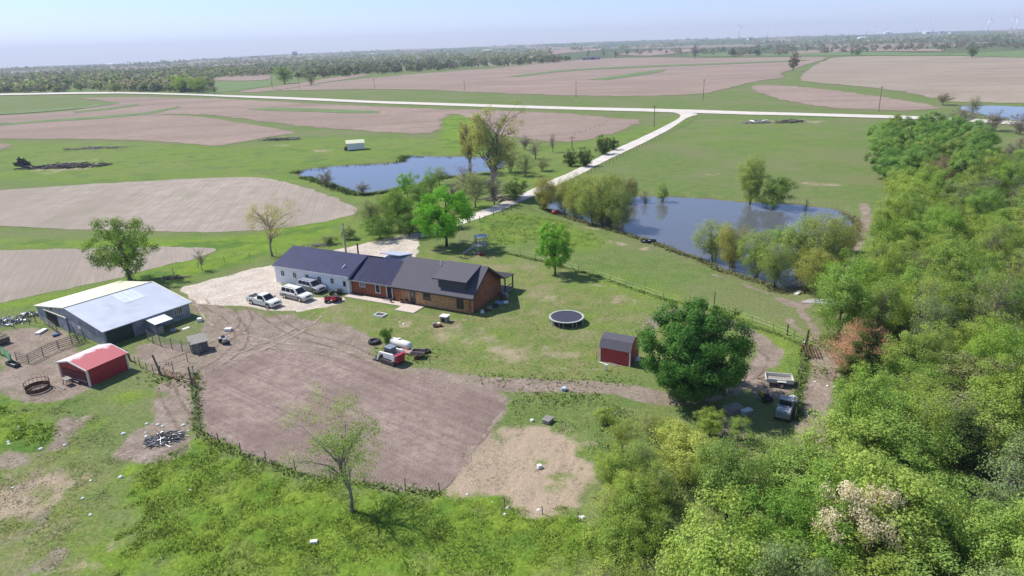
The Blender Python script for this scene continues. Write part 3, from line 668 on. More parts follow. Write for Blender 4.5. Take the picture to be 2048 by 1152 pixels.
def T(kind, px, py, hp, wp, label, color=None, group=None, **k):
    """tree whose foot stands at photo pixel (px, py) and which is hp tall and wp wide in the photo"""
    x, y = W(px, py); q = ppm(x, y); dep = math.atan2(CAM_H, math.hypot(x, y))
    return plant(kind, x, y, max(.6, hp * .93 / q / math.cos(dep)), max(.5, wp * .84 / q), jit_c(color or PR[kind]['color'], .04), label, group, **k)
# the single trees and shrubs of the farm
T('big', 1384, 796, 176, 240, 'large dark green shade tree beside the red gambrel shed', (.082, .168, .036))
T('maple0', 893, 492, 122, 140, 'bright green maple beside the wooden play tower', (.115, .245, .028))
T('maple1', 1110, 549, 108, 88, 'small young maple alone on the lawn behind the trampoline', (.15, .27, .04))
T('vine', 262, 562, 118, 125, 'vine-draped green tree rising behind the metal barn roof', (.12, .18, .045))
T('sparse', 545, 512, 120, 118, 'nearly bare yellowish tree on the grass bank above the white wing', (.26, .24, .12), name='bare_tree')
T('bare2', 405, 541, 46, 36, 'tiny grey bare tree at the edge of the gravel yard', cat='tree')
T('sparse', 703, 1023, 195, 215, 'sparse gnarled tree with thin leaves in the bright grass below the garden', (.17, .24, .05))
T('snag', 985, 392, 185, 155, 'tall half-bare cottonwood between the far pond and the lane', (.25, .25, .09))
T('snag', 940, 345, 112, 90, 'leaning half-bare cottonwood over the end of the far pond', (.24, .22, .07))
T('shrub0', 772, 690, 38, 30, 'dark green bush between the tractor tyre and the white tank', (.06, .12, .025), cat='shrub')
T('brush0', 655, 372, 38, 42, 'grey leafless bush at the near edge of the far pond', (.24, .23, .16), cat='shrub')
T('brush1', 725, 389, 28, 44, 'low grey bush on the near tip of the far pond', (.21, .22, .14), cat='shrub')
T('bare0', 1105, 304, 46, 28, 'slender brown budding tree on the field corner by the lane', (.28, .21, .13))
T('shrub2', 1140, 332, 34, 36, 'dark cedar on the lane bank, leftmost of the cedars', group='cedars along the lane', color=(.05, .075, .022), name='cedar_shrub')
T('shrub2', 1168, 333, 38, 42, 'dark cedar on the lane bank, second of the cedars', group='cedars along the lane', color=(.05, .075, .022), name='cedar_shrub')
T('shrub2', 1205, 309, 38, 40, 'largest dark cedar near the bend of the lane', group='cedars along the lane', color=(.05, .075, .022), name='cedar_shrub')
T('shrub2', 1226, 300, 26, 28, 'small cedar just uphill of the largest lane cedar', group='cedars along the lane', color=(.05, .075, .022), name='cedar_shrub')
T('broad0', 1586, 143, 34, 20, 'lone dark scraggly tree in the grass waterway between the big fields', (.10, .095, .06), name='bare_tree')
# thicket between yard and far pond
G = 'trees of the thicket between the lane and the far pond'
for k, (kd, a, b, h, wd, c, lb) in enumerate([
    ('broad1', 800, 462, 92, 95, (.13, .20, .045), 'green thicket tree directly behind the bright maple'), ('thin0', 745, 462, 72, 80, OLIVE, 'thin olive thicket tree at the field tip'),
    ('broad2', 850, 425, 78, 80, (.14, .20, .06), 'leafy thicket tree above the bright maple'), ('shrub1', 700, 478, 26, 44, OLIVE, 'low olive shrub at the gravel end of the thicket'),
    ('thin1', 775, 440, 62, 70, OLIVE, 'greyish thicket tree below the pond tip'), ('broad3', 815, 395, 55, 46, (.13, .24, .05), 'small bright tree at the near shore of the far pond'),
    ('thin2', 862, 392, 60, 40, (.13, .22, .05), 'slim pale green tree standing in front of the far pond'), ('bare0', 905, 420, 70, 80, GREY, 'grey bare tree in the middle of the thicket'),
    ('thin0', 950, 415, 82, 90, (.18, .19, .09), 'dull green tree under the tall cottonwood'), ('bare1', 990, 410, 72, 90, GREY, 'bare grey tree at the foot of the tall cottonwood'),
    ('broad4', 1030, 402, 44, 62, (.10, .15, .04), 'dark leafy tree between cottonwood and lane'), ('thin1', 1050, 352, 52, 56, OLIVE, 'olive tree at the lane bank'),
    ('bare2', 930, 385, 62, 80, (.23, .22, .13), 'pale bare tree by the pond end'), ('thin2', 1020, 345, 55, 75, (.18, .18, .09), 'brownish tree beyond the cottonwood'),
    ('bare0', 1070, 318, 44, 56, (.22, .19, .13), 'brown bare tree near the lane bank'), ('brush1', 1050, 300, 30, 40, (.25, .24, .18), 'pale grey bush on the far bank'),
    ('broad0', 760, 478, 48, 70, (.09, .15, .035), 'dark undergrowth tree at the gravel drive'), ('broad3', 820, 472, 50, 70, (.10, .16, .04), 'dark undergrowth tree behind the bright maple'),
    ('thin0', 880, 370, 40, 50, (.17, .22, .07), 'small shore tree left of the cottonwood'), ('thin1', 1085, 342, 30, 44, (.18, .19, .08), 'olive tree against the lane'), ('brush0', 1000, 300, 26, 44, (.24, .22, .16), 'grey shrub past the far pond end'),
    ('shrub2', 660, 488, 18, 40, (.16, .18, .08), 'straggly shrub on the bank behind the white wing'), ('thin2', 905, 455, 46, 56, (.15, .19, .06), 'undergrowth tree at the lane mouth')]):
    T(kd, a, b, h, wd, lb, c, G, cat='shrub' if 'sh' in kd[:4] and kd[0] in 'sb' and ('shrub' in kd or 'brush' in kd) else 'tree')
# willows and others round the near pond
G = 'willows round the near pond'
for k, (kd, a, b, h, wd, c, lb) in enumerate([
    ('willow0', 1088, 418, 74, 60, (.235, .22, .07), 'yellowish willow beside the lane at the pond corner'), ('willow1', 1128, 418, 74, 58, (.23, .225, .075), 'second yellowish willow beside the lane'),
    ('willow2', 1165, 432, 95, 80, (.19, .22, .06), 'pale green willow left of the pond head'), ('willow0', 1205, 448, 112, 88, (.20, .23, .07), 'tall pale willow on the near left bank of the pond'),
    ('willow1', 1238, 455, 92, 70, (.19, .22, .08), 'grey-green willow leaning over the left water'), ('willow2', 1215, 402, 72, 74, (.22, .22, .07), 'willow behind the left pond corner'),
    ('willow1', 1150, 428, 52, 62, (.22, .23, .07), 'low willow bush at the left tip of the pond'), ('willow2', 1186, 444, 74, 72, (.20, .235, .07), 'full willow in the middle of the left bank'), ('willow0', 1222, 436, 78, 72, (.21, .23, .08), 'pale willow standing in the left water'), ('willow0', 1255, 396, 60, 56, (.21, .21, .09), 'thin willow at the far left pond edge'),
    ('willow1', 1500, 404, 98, 62, (.19, .23, .06), 'tall slim willow on the far pond bank'), ('broad1', 1545, 410, 76, 78, (.14, .20, .055), 'rounded tree beside the slim willow on the far pond bank'),
    ('thin0', 1325, 400, 56, 30, (.18, .25, .06), 'small sapling at the far shore of the pond'), ('willow2', 1428, 516, 82, 88, (.20, .23, .075), 'rounded willow at the near shore of the pond'),
    ('willow0', 1462, 530, 98, 74, (.23, .22, .07), 'yellowish willow second along the near shore'), ('willow1', 1512, 548, 96, 86, (.19, .24, .07), 'spreading willow third along the near shore'),
    ('willow2', 1550, 568, 88, 74, (.18, .22, .065), 'dense willow at the pond tip'), ('willow0', 1600, 545, 128, 105, (.18, .23, .06), 'largest willow at the right end of the pond'),
    ('willow1', 1650, 560, 132, 110, (.20, .22, .07), 'wide willow with leaning trunks at the right end of the pond'), ('willow2', 1632, 585, 84, 88, (.22, .225, .06), 'low yellow-green willow on the pond tip bank'),
    ('thin1', 1560, 478, 46, 44, (.18, .27, .06), 'small bright sapling rising from the pond'), ('willow0', 1680, 500, 70, 66, (.24, .21, .08), 'yellowish willow behind the right pond end')]):
    T(kd, a, b, h * 1.04, wd * 1.25, lb, c, G)
for a, b, h, wd, lb in [(1290, 402, 44, 30, 'bare twiggy snag at the far shore of the pond'), (1612, 416, 38, 16, 'broken dead snag on the far right pond bank'), (1240, 462, 30, 26, 'bare driftwood snag leaning over the water by the left willows')]:
    T('bare2', a, b, h, wd, lb, GREY, 'dead snags round the near pond', name='dead_snag')
# ---- the wood on the right: every tree an individual
CANOPY = [(1215,1250),(1165,1152),(1200,1030),(1215,930),(1195,830),(1235,790),(1290,800),(1330,860),(1400,835),(1440,855),(1500,815),(1545,850),(1580,880),(1620,880),(1660,830),(1670,760),(1690,650),(1665,610),(1690,560),(1722,540),(1752,480),(1765,425),(1800,380),(1790,350),(1752,315),(1748,262),(1800,245),(1900,250),(1975,262),(2100,275),(2300,300),(2300,1250)]
cp = np.array(CANOPY, float); pts = []; tries = 0
wr = np.random.default_rng(5)
cand = []
for ring in range(90):
    d = 34 * 1.028 ** ring
    if d > 330: break
    st = 4.3 * (1 + .0028 * max(0, d - 60)); n = int(d * 1.15 / st)
    for i in range(n):
        a = -.12 + 0.92 * (i + wr.uniform(.1, .9)) / n; dd = d * (1 + wr.uniform(-.012, .012)); cand.append((math.sin(a) * dd, math.cos(a) * dd))
wr.shuffle(cand)
grid = {}
for x, y in cand:
    d = math.hypot(x, y); st = 3.6 * (1 + .0034 * max(0, d - 60))
    if any(math.hypot(x - a, y - b) < st for a, b in pts): continue
    h0 = 8.0; u, v = proj((x, y, h0 * .62))
    if u > 2190 or v > 1330: continue
    if poly_sd(CANOPY, np.array([u]), np.array([v]))[0] > -4: continue
    pts.append((x, y))
pts.sort(key=lambda p: math.hypot(*p))
def zone(u, v):
    s = 'near the camera' if v > 900 else 'in the middle wood' if v > 620 else 'in the upper wood' if v > 400 else 'at the far wood end'
    return s
cnt = 0
wood = []
for i, (x, y) in enumerate(pts):
    u, v = proj((x, y, 5)); n1 = float(vnoise(np.array([x / 14.]), np.array([y / 14.]), 77)[0]); n2 = float(vnoise(np.array([x / 9.]), np.array([y / 9.]), 78)[0]); q = random.random()
    edge = poly_sd(CANOPY, np.array([u]), np.array([v]))[0]
    h = random.uniform(6.0, 10.5); wd = random.uniform(5.4, 8.6)
    col = random.choice([SPRING, SPRING, YEL, FRESH, OLIVE]) if n1 < .66 else random.choice([FRESH, SPRING, (.135, .19, .055)])
    kd = 'broad%d' % random.randrange(5)
    adj = {SPRING: 'fresh green', YEL: 'yellow-green', FRESH: 'bright green', OLIVE: 'olive green', (.135, .19, .055): 'deep green'}[col]
    if u < 1420 and v > 840:    # open scrubby side by the yard
        kd = random.choice(['thin0', 'thin1', 'broad0', 'broad1', 'broad3']); h = random.uniform(4.2, 6.5); wd = random.uniform(4.6, 6.6); col = random.choice([YEL, (.245, .275, .075), YEL, SPRING]); adj = {YEL: 'yellow-green', SPRING: 'fresh green', OLIVE: 'olive green'}.get(col, 'pale yellowish')
    if v < 300: h *= .62; wd *= .8; kd = random.choice(['bare0', 'bare1', 'bare2', 'thin1']); col = (.215, .185, .14); adj = 'brownish grey'
    if v < 345 and u < 1960 and v > 250: h = random.uniform(8, 10); wd = 9.5; kd = random.choice(['maple0', 'maple1', 'broad2']); wd = random.uniform(8, 11); ci = random.randrange(3); col = [(.135, .205, .055), (.115, .185, .05), (.155, .215, .06)][ci]; adj = ['rich green', 'deeper green', 'lighter green'][ci]
    elif (abs(u - 1830) < 110 and 680 < v < 900 and q < .6) or (u > 1950 and 820 < v < 960 and q < .6): kd = 'cedar%d' % random.randrange(3); h = random.uniform(7.5, 10); wd = random.uniform(4.6, 6.4); col = CED; adj = 'dark'
    elif n2 > .56 and q < .75: kd = 'thin%d' % random.randrange(3); col = random.choice([OLIVE, YEL, SPRING]); adj = {OLIVE: 'thin olive', YEL: 'wispy yellow-green', SPRING: 'wispy fresh green'}[col]
    elif q < .08 and v > 300: kd = 'bare%d' % random.randrange(3); col = GREY; adj = 'bare grey'; h *= .85; wd *= .8
    if u < 1480 and edge > -15: continue
    if 1430 < u < 1625 and v < 915: continue
    if math.hypot(u - 1715, v - 1060) < 30: col = WHITE; kd = 'thin0'; adj = 'white blossoming'
    if math.hypot(u - 1720, v - 655) < 34: col = (.30, .165, .10); kd = 'thin1'; adj = 'reddish-brown budding'; h = 5; wd = 6.5
    if math.hypot(u - 1890, v - 345) < 30: col = (.24, .17, .11); kd = 'thin2'; adj = 'russet budding'
    nm = {'b': 'broadleaf_tree', 't': 'broadleaf_tree', 'c': 'cedar_tree', 'm': 'broadleaf_tree'}[kd[0]]
    if kd.startswith('bare'): nm = 'bare_tree'
    kindw = {'broadleaf_tree': 'broadleaf tree', 'cedar_tree': 'cedar tree', 'bare_tree': 'leafless tree'}[nm]
    lab = '%s %s %s of the tracks and pond' % (adj, kindw, zone(u, v) + ' right')
    lab = '%s %s %s' % (adj, kindw, zone(u, v))
    wood.append((kd, x, y, h, wd, jit_c(col, .10), lab, '%s %ss %s' % (adj, kindw, zone(u, v)), nm))
ORD = ['first', 'second', 'third', 'fourth', 'fifth', 'sixth', 'seventh', 'eighth', 'ninth', 'tenth', 'eleventh', 'twelfth', 'thirteenth', 'fourteenth', 'fifteenth', 'sixteenth', 'seventeenth', 'eighteenth', 'nineteenth', 'twentieth', 'twenty-first', 'twenty-second', 'twenty-third', 'twenty-fourth', 'twenty-fifth', 'twenty-sixth', 'twenty-seventh', 'twenty-eighth', 'twenty-ninth', 'thirtieth']
by = {}
for i, t_ in enumerate(wood[:290]): by.setdefault(t_[6], []).append(i)
for lb, ix in by.items():
    if len(ix) < 2: continue
    ix.sort(key=lambda i: proj((wood[i][1], wood[i][2], 5))[0])
    for k, i in enumerate(ix):
        wd_ = 'leftmost' if k == 0 else 'rightmost' if k == len(ix) - 1 else ORD[k % 30] + ' from the left'
        t_ = list(wood[i]); t_[6] = lb + ', ' + wd_; wood[i] = tuple(t_)
bx_, by_ = Wf(1712, 1075, 4.5)
plant('broad1', bx_, by_, 9.5, 5.6, WHITE, 'pale blossoming tree standing alone among the green crowns near the camera', 'blossoming tree', name='blossoming_tree')
for k, (a, b, h_, w_, kd, c) in enumerate([(1245, 905, 70, 70, 'thin0', YEL), (1300, 880, 60, 60, 'thin1', (.24, .26, .08)), (1228, 985, 85, 80, 'broad3', YEL), (1275, 960, 75, 80, 'thin0', OLIVE), (1345, 900, 60, 70, 'broad1', YEL), (1215, 1080, 95, 90, 'thin1', (.24, .27, .08)), (1260, 1050, 95, 100, 'broad0', YEL), (1300, 1010, 80, 90, 'thin2', SPRING), (1420, 870, 52, 60, 'broad3', YEL), (1475, 880, 50, 56, 'thin0', SPRING), (1205, 850, 34, 44, 'shrub0', YEL), (1235, 1160, 110, 110, 'broad4', SPRING), (1190, 1120, 60, 70, 'shrub1', YEL)]):
    T(kd, a, b, h_, w_ * 1.15, ['spindly', 'pale', 'bushy yellow-green', 'dull olive', 'broad yellow-green', 'open pale', 'large yellow-green', 'fresh green', 'small bushy', 'small spindly', 'low', 'frontmost fresh green', 'frontmost low'][k] + (' shrub' if 'shrub' in kd else ' scrub tree') + ' on the yard side of the wood beside the straw patch', c, 'scrub on the yard side of the wood', name='shrub' if 'shrub' in kd else 'scrub_tree')
# one of a kind gets a label of its own through its group; past 300 the rest is one mass
for (kd, x, y, h, wd, c, lab, g, nm) in wood[:290]:
    plant(kd, x, y, h, wd, c, lab, g, name=nm)
def merged_tree(name, items, group=None):
    Vs = []; Fs = []; n = 0
    for (kd, x, y, h, wd, c) in items:
        me = PR[kd]['crown']; co = np.empty(len(me.vertices) * 3, np.float32); me.vertices.foreach_get('co', co); co = co.reshape(-1, 4, 3)[::9] * 1.0
        ctr = co.mean(1, keepdims=True); co = ctr + (co - ctr) * 2.6
        a = random.uniform(0, 6.28); s = wd / PR[kd]['W']; R2 = np.array([[math.cos(a), -math.sin(a), 0], [math.sin(a), math.cos(a), 0], [0, 0, 1]])
        v = (co.reshape(-1, 3) @ R2.T) * np.array([s, s, h / PR[kd]['H']]) + np.array([x, y, hz(x, y)]); Vs.append(v); Fs.append(np.arange(len(v)).reshape(-1, 4) + n); n += len(v)
    me = np_mesh(name, np.concatenate(Vs), np.concatenate(Fs), LEAF); o = link(name, me, None, tuple(v * 1.4 for v in items[0][5])); tag(o, kind='stuff'); return o
if len(wood) > 290:
    rest = wood[290:]; random.shuffle(rest); k = 4
    for j in range(k):
        it = [r_[:6] for r_ in rest[j::k]]
        if it: merged_tree('distant_woodland', it)
print('WOOD', len(wood))
# understorey of the wood
under = []
for i in range(170):
    x, y = random.choice(wood)[1:3]; x += random.uniform(-3, 3); y += random.uniform(-3, 3)
    under.append((x, y))
bv = []; 
r = np.random.default_rng(3); C = np.array([(x, y, hz(x, y) + .5) for x, y in under])
V1, F1 = leaf_cloud(C, np.full(len(C), 1.9), 42000, .12, r, np.array([0, 0, -50.]), .3, .5, .6, .4)
o = link('undergrowth', np_mesh('undergrowth', V1, F1, LEAF), None, (.26, .30, .10)); tag(o, kind='stuff')
# ---- single trees in the middle distance, by their place in the photo
for kd, a, b, h, wd, c, lb in [
    ('bare1', 1390, 118, 30, 32, (.24, .19, .13), 'big brown budding tree on the ridge beyond the upper field'), ('broad1', 570, 168, 34, 46, (.15, .21, .06), 'round green tree group beyond the road, nearest the field tip'),
    ('thin2', 622, 172, 24, 22, (.16, .17, .08), 'small olive tree beside the power poles'), ('broad2', 365, 184, 32, 44, (.19, .25, .07), 'bright green roadside tree, left one of the pair beyond the road'),
    ('broad3', 398, 185, 30, 42, (.19, .24, .07), 'bright green roadside tree, right one of the pair beyond the road'), ('broad4', 230, 184, 16, 34, (.16, .19, .08), 'low tree hugging the far side of the road'),
    ('thin0', 340, 184, 18, 26, (.15, .19, .07), 'small tree left of the bright roadside pair'), ('thin1', 428, 186, 14, 22, (.15, .17, .08), 'small tree right of the bright roadside pair'),
    ('bare0', 1176, 116, 20, 14, GREY, 'narrow bare tree at the hidden dark farmhouse'), ('bare2', 1207, 117, 22, 16, GREY, 'taller bare tree past the hidden dark farmhouse'), ('bare1', 1232, 116, 16, 18, (.24, .2, .13), 'short bare tree at the field edge'),
    ('cedar1', 1465, 113, 14, 24, CED, 'dark cedar clump on the ridge, left'), ('cedar2', 1512, 111, 12, 24, CED, 'dark cedar clump on the ridge, right'), ('broad0', 1715, 112, 12, 14, (.09, .15, .04), 'small green tree where the two big fields meet'),
    ('bare1', 1704, 112, 18, 18, (.22, .17, .12), 'brown tree where the two big fields meet'), ('broad3', 1943, 116, 20, 18, (.09, .12, .05), 'lone tree with dark trunk beyond the upper right field'), ('thin1', 1985, 84, 12, 12, (.14, .15, .10), 'lone hill tree near the skyline turbines'),
    ('thin0', 1886, 210, 22, 40, (.18, .16, .09), 'brown-green tree at the small right pond'), ('thin2', 1945, 228, 30, 34, (.19, .19, .10), 'olive tree in front of the small right pond'), ('brush0', 1925, 250, 30, 56, (.22, .18, .15), 'greyish thicket bush below the small right pond'),
    ('brush1', 1985, 262, 34, 60, (.22, .18, .15), 'greyish thicket bush at the right frame edge'), ('brush0', 2035, 268, 34, 60, (.22, .18, .15), 'greyish thicket bush farthest right'), ('cedar0', 1285 + 748, 238, 8, 8, CED, 'tiny cedar on the edge of the small right pond'),
    ('brush1', 1880, 245, 16, 40, (.22, .18, .15), 'low grey bush beside the road end')]:
    T(kd, a, b, h, wd, lb, c, 'single trees in the middle distance', cat='bush' if 'brush' in kd else 'tree')
# ---- woods and tree lines far off: masses of small crowns
def far_wood(name, poly, n, h0, h1, cols, seed, q=46, sub=3, clump=0):
    r = np.random.default_rng(seed); pa = np.array(poly, float); (x0, y0), (x1, y1) = pa.min(0), pa.max(0); got = []
    while len(got) < n:
        u = r.uniform(x0, x1, 400); v = r.uniform(y0, y1, 400); m = poly_sd(poly, u, v) < 0
        u, v = u[m], v[m]
        if clump:
            gg = [Wf(a_, b_, 0) for a_, b_ in zip(u, v)]; gg = np.array(gg); dd = np.maximum(200, np.hypot(gg[:, 0], gg[:, 1])); nn = fbm(gg[:, 0] / dd * 14, np.log(dd) * 9, seed + 50, 3); k_ = (nn > clump) | (r.random(len(u)) < .12); u, v = u[k_], v[k_]
        got += list(zip(u, v))
    got = got[:n]; P = []
    for u, v in got:
        x, y = Wf(u, v, 0)
        for _ in range(6):
            z = hz(x, y); x2, y2 = Wf(u, v, z * .8); 
            if math.hypot(x2, y2) > 9000 or y2 < 0: break
            x, y = x2, y2
        d = math.hypot(x, y)
        if d > 8500 or y < 0: continue
        P.append((x, y, hz(x, y), r.uniform(h0, h1)))
    P = np.array(P); n = len(P)
    for j in range(sub):
        Q = P[j::sub]; k = len(Q)
        if not k: continue
        d = r.normal(size=(k, q, 3)); d /= np.linalg.norm(d, axis=2)[..., None]; d[..., 2] = np.abs(d[..., 2]) * 1.0
        hh = Q[:, 3][:, None, None]; rad = r.uniform(.75, 1.0, (k, q, 1))
        p = Q[:, None, :3] + d * rad * hh * np.array([.55, .55, .72]) + np.array([0, 0, .18]) * hh
        nv = d + r.normal(size=d.shape) * .5; nv /= np.linalg.norm(nv, axis=2)[..., None]
        a = np.cross(nv, r.normal(size=d.shape)); a /= np.linalg.norm(a, axis=2)[..., None]; b = np.cross(nv, a); s = hh * .2 * r.uniform(.6, 1.3, (k, q, 1))
        V = np.stack([p - a * s, p - b * s * .7, p + a * s, p + b * s * .7], 2).reshape(-1, 3)
        o = link(name, np_mesh(name, V, np.arange(len(V)).reshape(-1, 4), LEAF), None, cols[j % len(cols)]); tag(o, kind='stuff')
WC = [(.27, .31, .15), (.32, .30, .23), (.22, .27, .12), (.29, .28, .19), (.17, .21, .10), (.26, .25, .19)]
far_wood('river_woodland', [(-60,150),(60,146),(160,134),(300,124),(420,114),(560,116),(700,122),(720,132),(640,140),(560,146),(520,152),(420,158),(420,184),(330,184),(200,182),(100,185),(-60,188)], 2600, 6, 14, WC, 1, 30, 6, .40)
far_wood('tree_line', [(720,136),(800,130),(900,128),(1020,122),(1130,116),(1140,124),(1020,132),(900,140),(800,146),(710,152),(600,160),(590,154)], 260, 8, 14, [(.21, .20, .11), (.15, .20, .07), (.17, .16, .10)], 2)
far_wood('hill_woodland', [(560,118),(660,112),(800,112),(1000,110),(1100,106),(1100,114),(980,122),(850,126),(720,130),(600,126)], 650, 8, 15, WC, 3, 26, 4, .48)
far_wood('skyline_trees', [(-60,142),(150,132),(350,120),(600,109),(800,103),(1000,98),(1200,92),(1400,86),(1600,81),(1800,77),(2100,70),(2100,78),(1800,86),(1500,92),(1300,98),(1000,106),(700,112),(400,124),(150,138),(-60,150)], 1300, 10, 20, WC, 4, 14, 5, .50)
far_wood('ridge_trees', [(1240,104),(1330,102),(1400,102),(1520,96),(1700,90),(1850,84),(2100,82),(2100,96),(1950,100),(1750,104),(1600,108),(1560,112),(1400,112),(1380,108),(1250,112)], 330, 7, 13, [(.21, .19, .13), (.16, .18, .09), (.23, .19, .15)], 5, 24)
far_wood('pasture_bushes', [(640,118),(900,118),(900,128),(740,134),(640,130)], 60, 5, 9, [(.04, .07, .03)], 6, 24, 1)
# ------------------------------------------------------------------ buildings
m_white = M('white metal siding', (.80, .81, .83), .45, 0, .05, 1.5, ribs=('X', .3, .02))
m_trimw = M('white trim', (.72, .72, .70), .5, 0, .05)
m_cream = M('cream trim', (.68, .64, .50), .5, 0, .05)
m_navy = M('dark blue metal roof', (.014, .018, .070), .6, .0, .2, .6, ribs=('X', .3, .02), spec=.2)
m_shing = M('grey asphalt shingles', (.085, .080, .098), .9, 0, .22, 9, bump=.01)
m_fascia = M('dark fascia', (.035, .030, .030), .6)
m_redwood = M('red stained boards', (.25, .065, .030), .7, 0, .35, 3, dirt=(.30, .13, .06))
m_redwood2 = M('weathered red boards', (.36, .14, .07), .7, 0, .3, 4, dirt=(.42, .24, .13))
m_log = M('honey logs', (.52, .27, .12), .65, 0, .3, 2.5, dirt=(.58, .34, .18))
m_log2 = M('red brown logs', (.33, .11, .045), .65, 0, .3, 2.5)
m_conc = M('pale concrete', (.52, .44, .38), .9, 0, .1, 3)
m_glass = M('dark window glass', (.02, .024, .03), .08, 0, .1)
m_glassb = M('light window glass', (.16, .18, .21), .12, 0, .3)
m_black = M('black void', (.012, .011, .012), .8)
m_dorm = M('dark dormer siding', (.06, .062, .066), .8, 0, .2, 5, ribs=('Z', .18, .01))
m_metal = M('galvanised metal', (.42, .43, .45), .4, .4, .12, 3)
m_rust = M('rusty iron', (.12, .055, .03), .85, .2, .3, 6)
m_wood = M('weathered grey wood', (.26, .235, .21), .9, 0, .25, 6)
m_post = M('fence post wood', (.16, .12, .09), .95, 0, .3, 6)
m_galv = M('weathered corrugated siding', (.27, .28, .31), .6, .3, .22, 1.2, ribs=('X', .25, .02), dirt=(.20, .205, .23))
m_galvY = M('weathered corrugated gable siding', (.31, .325, .37), .6, .3, .22, 1.2, ribs=('Y', .25, .02), dirt=(.22, .23, .26))
m_groof = M('grey blue metal roof', (.42, .45, .52), .5, .0, .06, .5, ribs=('X', .25, .006), dirt=(.33, .35, .41))
m_croof = M('cream metal roof', (.62, .62, .44), .5, .0, .04, .5, ribs=('X', .25, .003))
m_panel = M('translucent roof panel', (.56, .60, .68), .35, 0, .06, 1, ribs=('X', .3, .02))
m_red = M('barn red paint', (.36, .025, .030), .55, 0, .15, 2, ribs=('X', .3, .015))
m_redY = M('barn red paint side', (.36, .025, .030), .55, 0, .15, 2, ribs=('Y', .3, .015))
m_tyre = M('tyre rubber', (.022, .022, .024), .85, 0, .2, 8)
def window(parent, u, v, z, w, h, ax='x', s=-1, cols=2, rows=1, frame=None, pane=None, fw=.07, name='window'):
    """window on a wall; ax is the wall's running axis, s the outward sign; frame proud of the wall by 4 cm"""
    frame = frame or m_trimw; pane = pane or m_glass
    def bx(mb, a0, a1, d0, d1, z0, z1):
        d0, d1 = sorted((v + s * d0, v + s * d1)) if ax == 'x' else sorted((u + s * d0, u + s * d1))
        if ax == 'x': mb.box(u + a0, u + a1, d0, d1, z + z0, z + z1)
        else: mb.box(d0, d1, v + a0, v + a1, z + z0, z + z1)
    fr = MB()
    bx(fr, -w/2-fw, w/2+fw, .002, .05, h/2, h/2+fw); bx(fr, -w/2-fw, w/2+fw, .002, .06, -h/2-fw, -h/2)
    bx(fr, -w/2-fw, -w/2, .002, .05, -h/2, h/2); bx(fr, w/2, w/2+fw, .002, .05, -h/2, h/2)
    for c in range(1, cols): a = -w/2 + w*c/cols; bx(fr, a-.03, a+.03, .015, .045, -h/2, h/2)
    f = fr.build(name, frame, parent)
    for c in range(cols):
        for r_ in range(rows):
            p = MB(); a0 = -w/2 + w*c/cols + (.03 if c else 0); a1 = -w/2 + w*(c+1)/cols - (.03 if c < cols-1 else 0)
            z0 = -h/2 + h*r_/rows + (.02 if r_ else 0); z1 = -h/2 + h*(r_+1)/rows - (.02 if r_ < rows-1 else 0)
            bx(p, a0, a1, .004, .014, z0, z1); p.build('pane', pane, f)
    return f
def gable_roof(u0, u1, vf, vb, vr, ze, zr, t=.12, which='both'):
    mb = MB()
    if which in ('both', 'front'): mb.slab([(u0, vf, ze), (u1, vf, ze), (u1, vr, zr), (u0, vr, zr)], -t)
    if which in ('both', 'back'): mb.slab([(u0, vr, zr), (u1, vr, zr), (u1, vb, ze), (u0, vb, ze)], -t)
    return mb
TH = R(-27.5)
H = thing('farmhouse', 'long farmhouse of white metal wing, red board middle and log end with dormer', 'house', (-15.74, 100.81, 0), TH)
# white wing
wu0, wu1, wf, wb, wr_ = -23.9, -8.5, -4.55, 5.4, .4
mb = MB(); k = [(wf, -.2), (wf, 3.0), (wr_, 4.80), (wb, 3.0), (wb, -.2)]
mb.prism(k, 'x', wu0, wu1); mb.build('wall', m_white, H, label='white ribbed metal walls of the long wing')
gable_roof(wu0 - .25, wu1 + .25, wf - .35, wb + .35, wr_, 3.0, 4.98).build('roof', m_navy, H, label='dark blue metal roof of the white wing')
mb = MB(); mb.box(wu0 - .25, wu1 + .25, wf - .40, wf - .36, 2.78, 2.97); mb.build('gutter', m_trimw, H)
mb = MB(); mb.box(wu0-.03, wu0+.05, wf-.03, wf+.05, 0, 2.8); mb.box(wu1-.05, wu1+.03, wf-.03, wf+.05, 0, 2.8); mb.build('corner_trim', m_trimw, H)
for i in range(5): window(H, -22.3 + 2.62 * i, wf, 1.75, .62, .85, cols=2, pane=m_glass, fw=.06)
def door(parent, u, v, w, h, mat, ax='x', s=-1, win=True, z0=.12, label=None, lite=None):
    d = MB()
    if ax == 'x': d.box(u-w/2, u+w/2, *sorted((v+s*.004, v+s*.05)), z0, z0+h)
    else: d.box(*sorted((u+s*.004, u+s*.05)), v-w/2, v+w/2, z0, z0+h)
    d = d.build('door', mat, parent, label=label)
    if win:
        p = MB()
        if ax == 'x': p.box(u-w*.3, u+w*.3, *sorted((v+s*.052, v+s*.062)), z0+h*.5, z0+h*.9)
        else: p.box(*sorted((u+s*.052, u+s*.062)), v-w*.3, v+w*.3, z0+h*.5, z0+h*.9)
        p.build('pane', lite or m_glass, d)
    hd = MB()
    if ax == 'x': hd.box(u+w*.36, u+w*.42, *sorted((v+s*.052, v+s*.09)), z0+h*.44, z0+h*.5)
    hd.build('handle', m_metal, d) if hd.v else None
    return d
door(H, -9.35, wf, .9, 2.1, m_trimw, label='white door with a small window')
for u, v in [(-10.6, -3.2)]:
    mb = MB(); zz = 3.0 + (v - (wf - .35)) * (1.98 / 5.3)
    mb.tube([(u, v, zz), (u + .35, v + .3, zz + .55)], .09, 8); mb.build('vent_pipe', m_trimw, H)
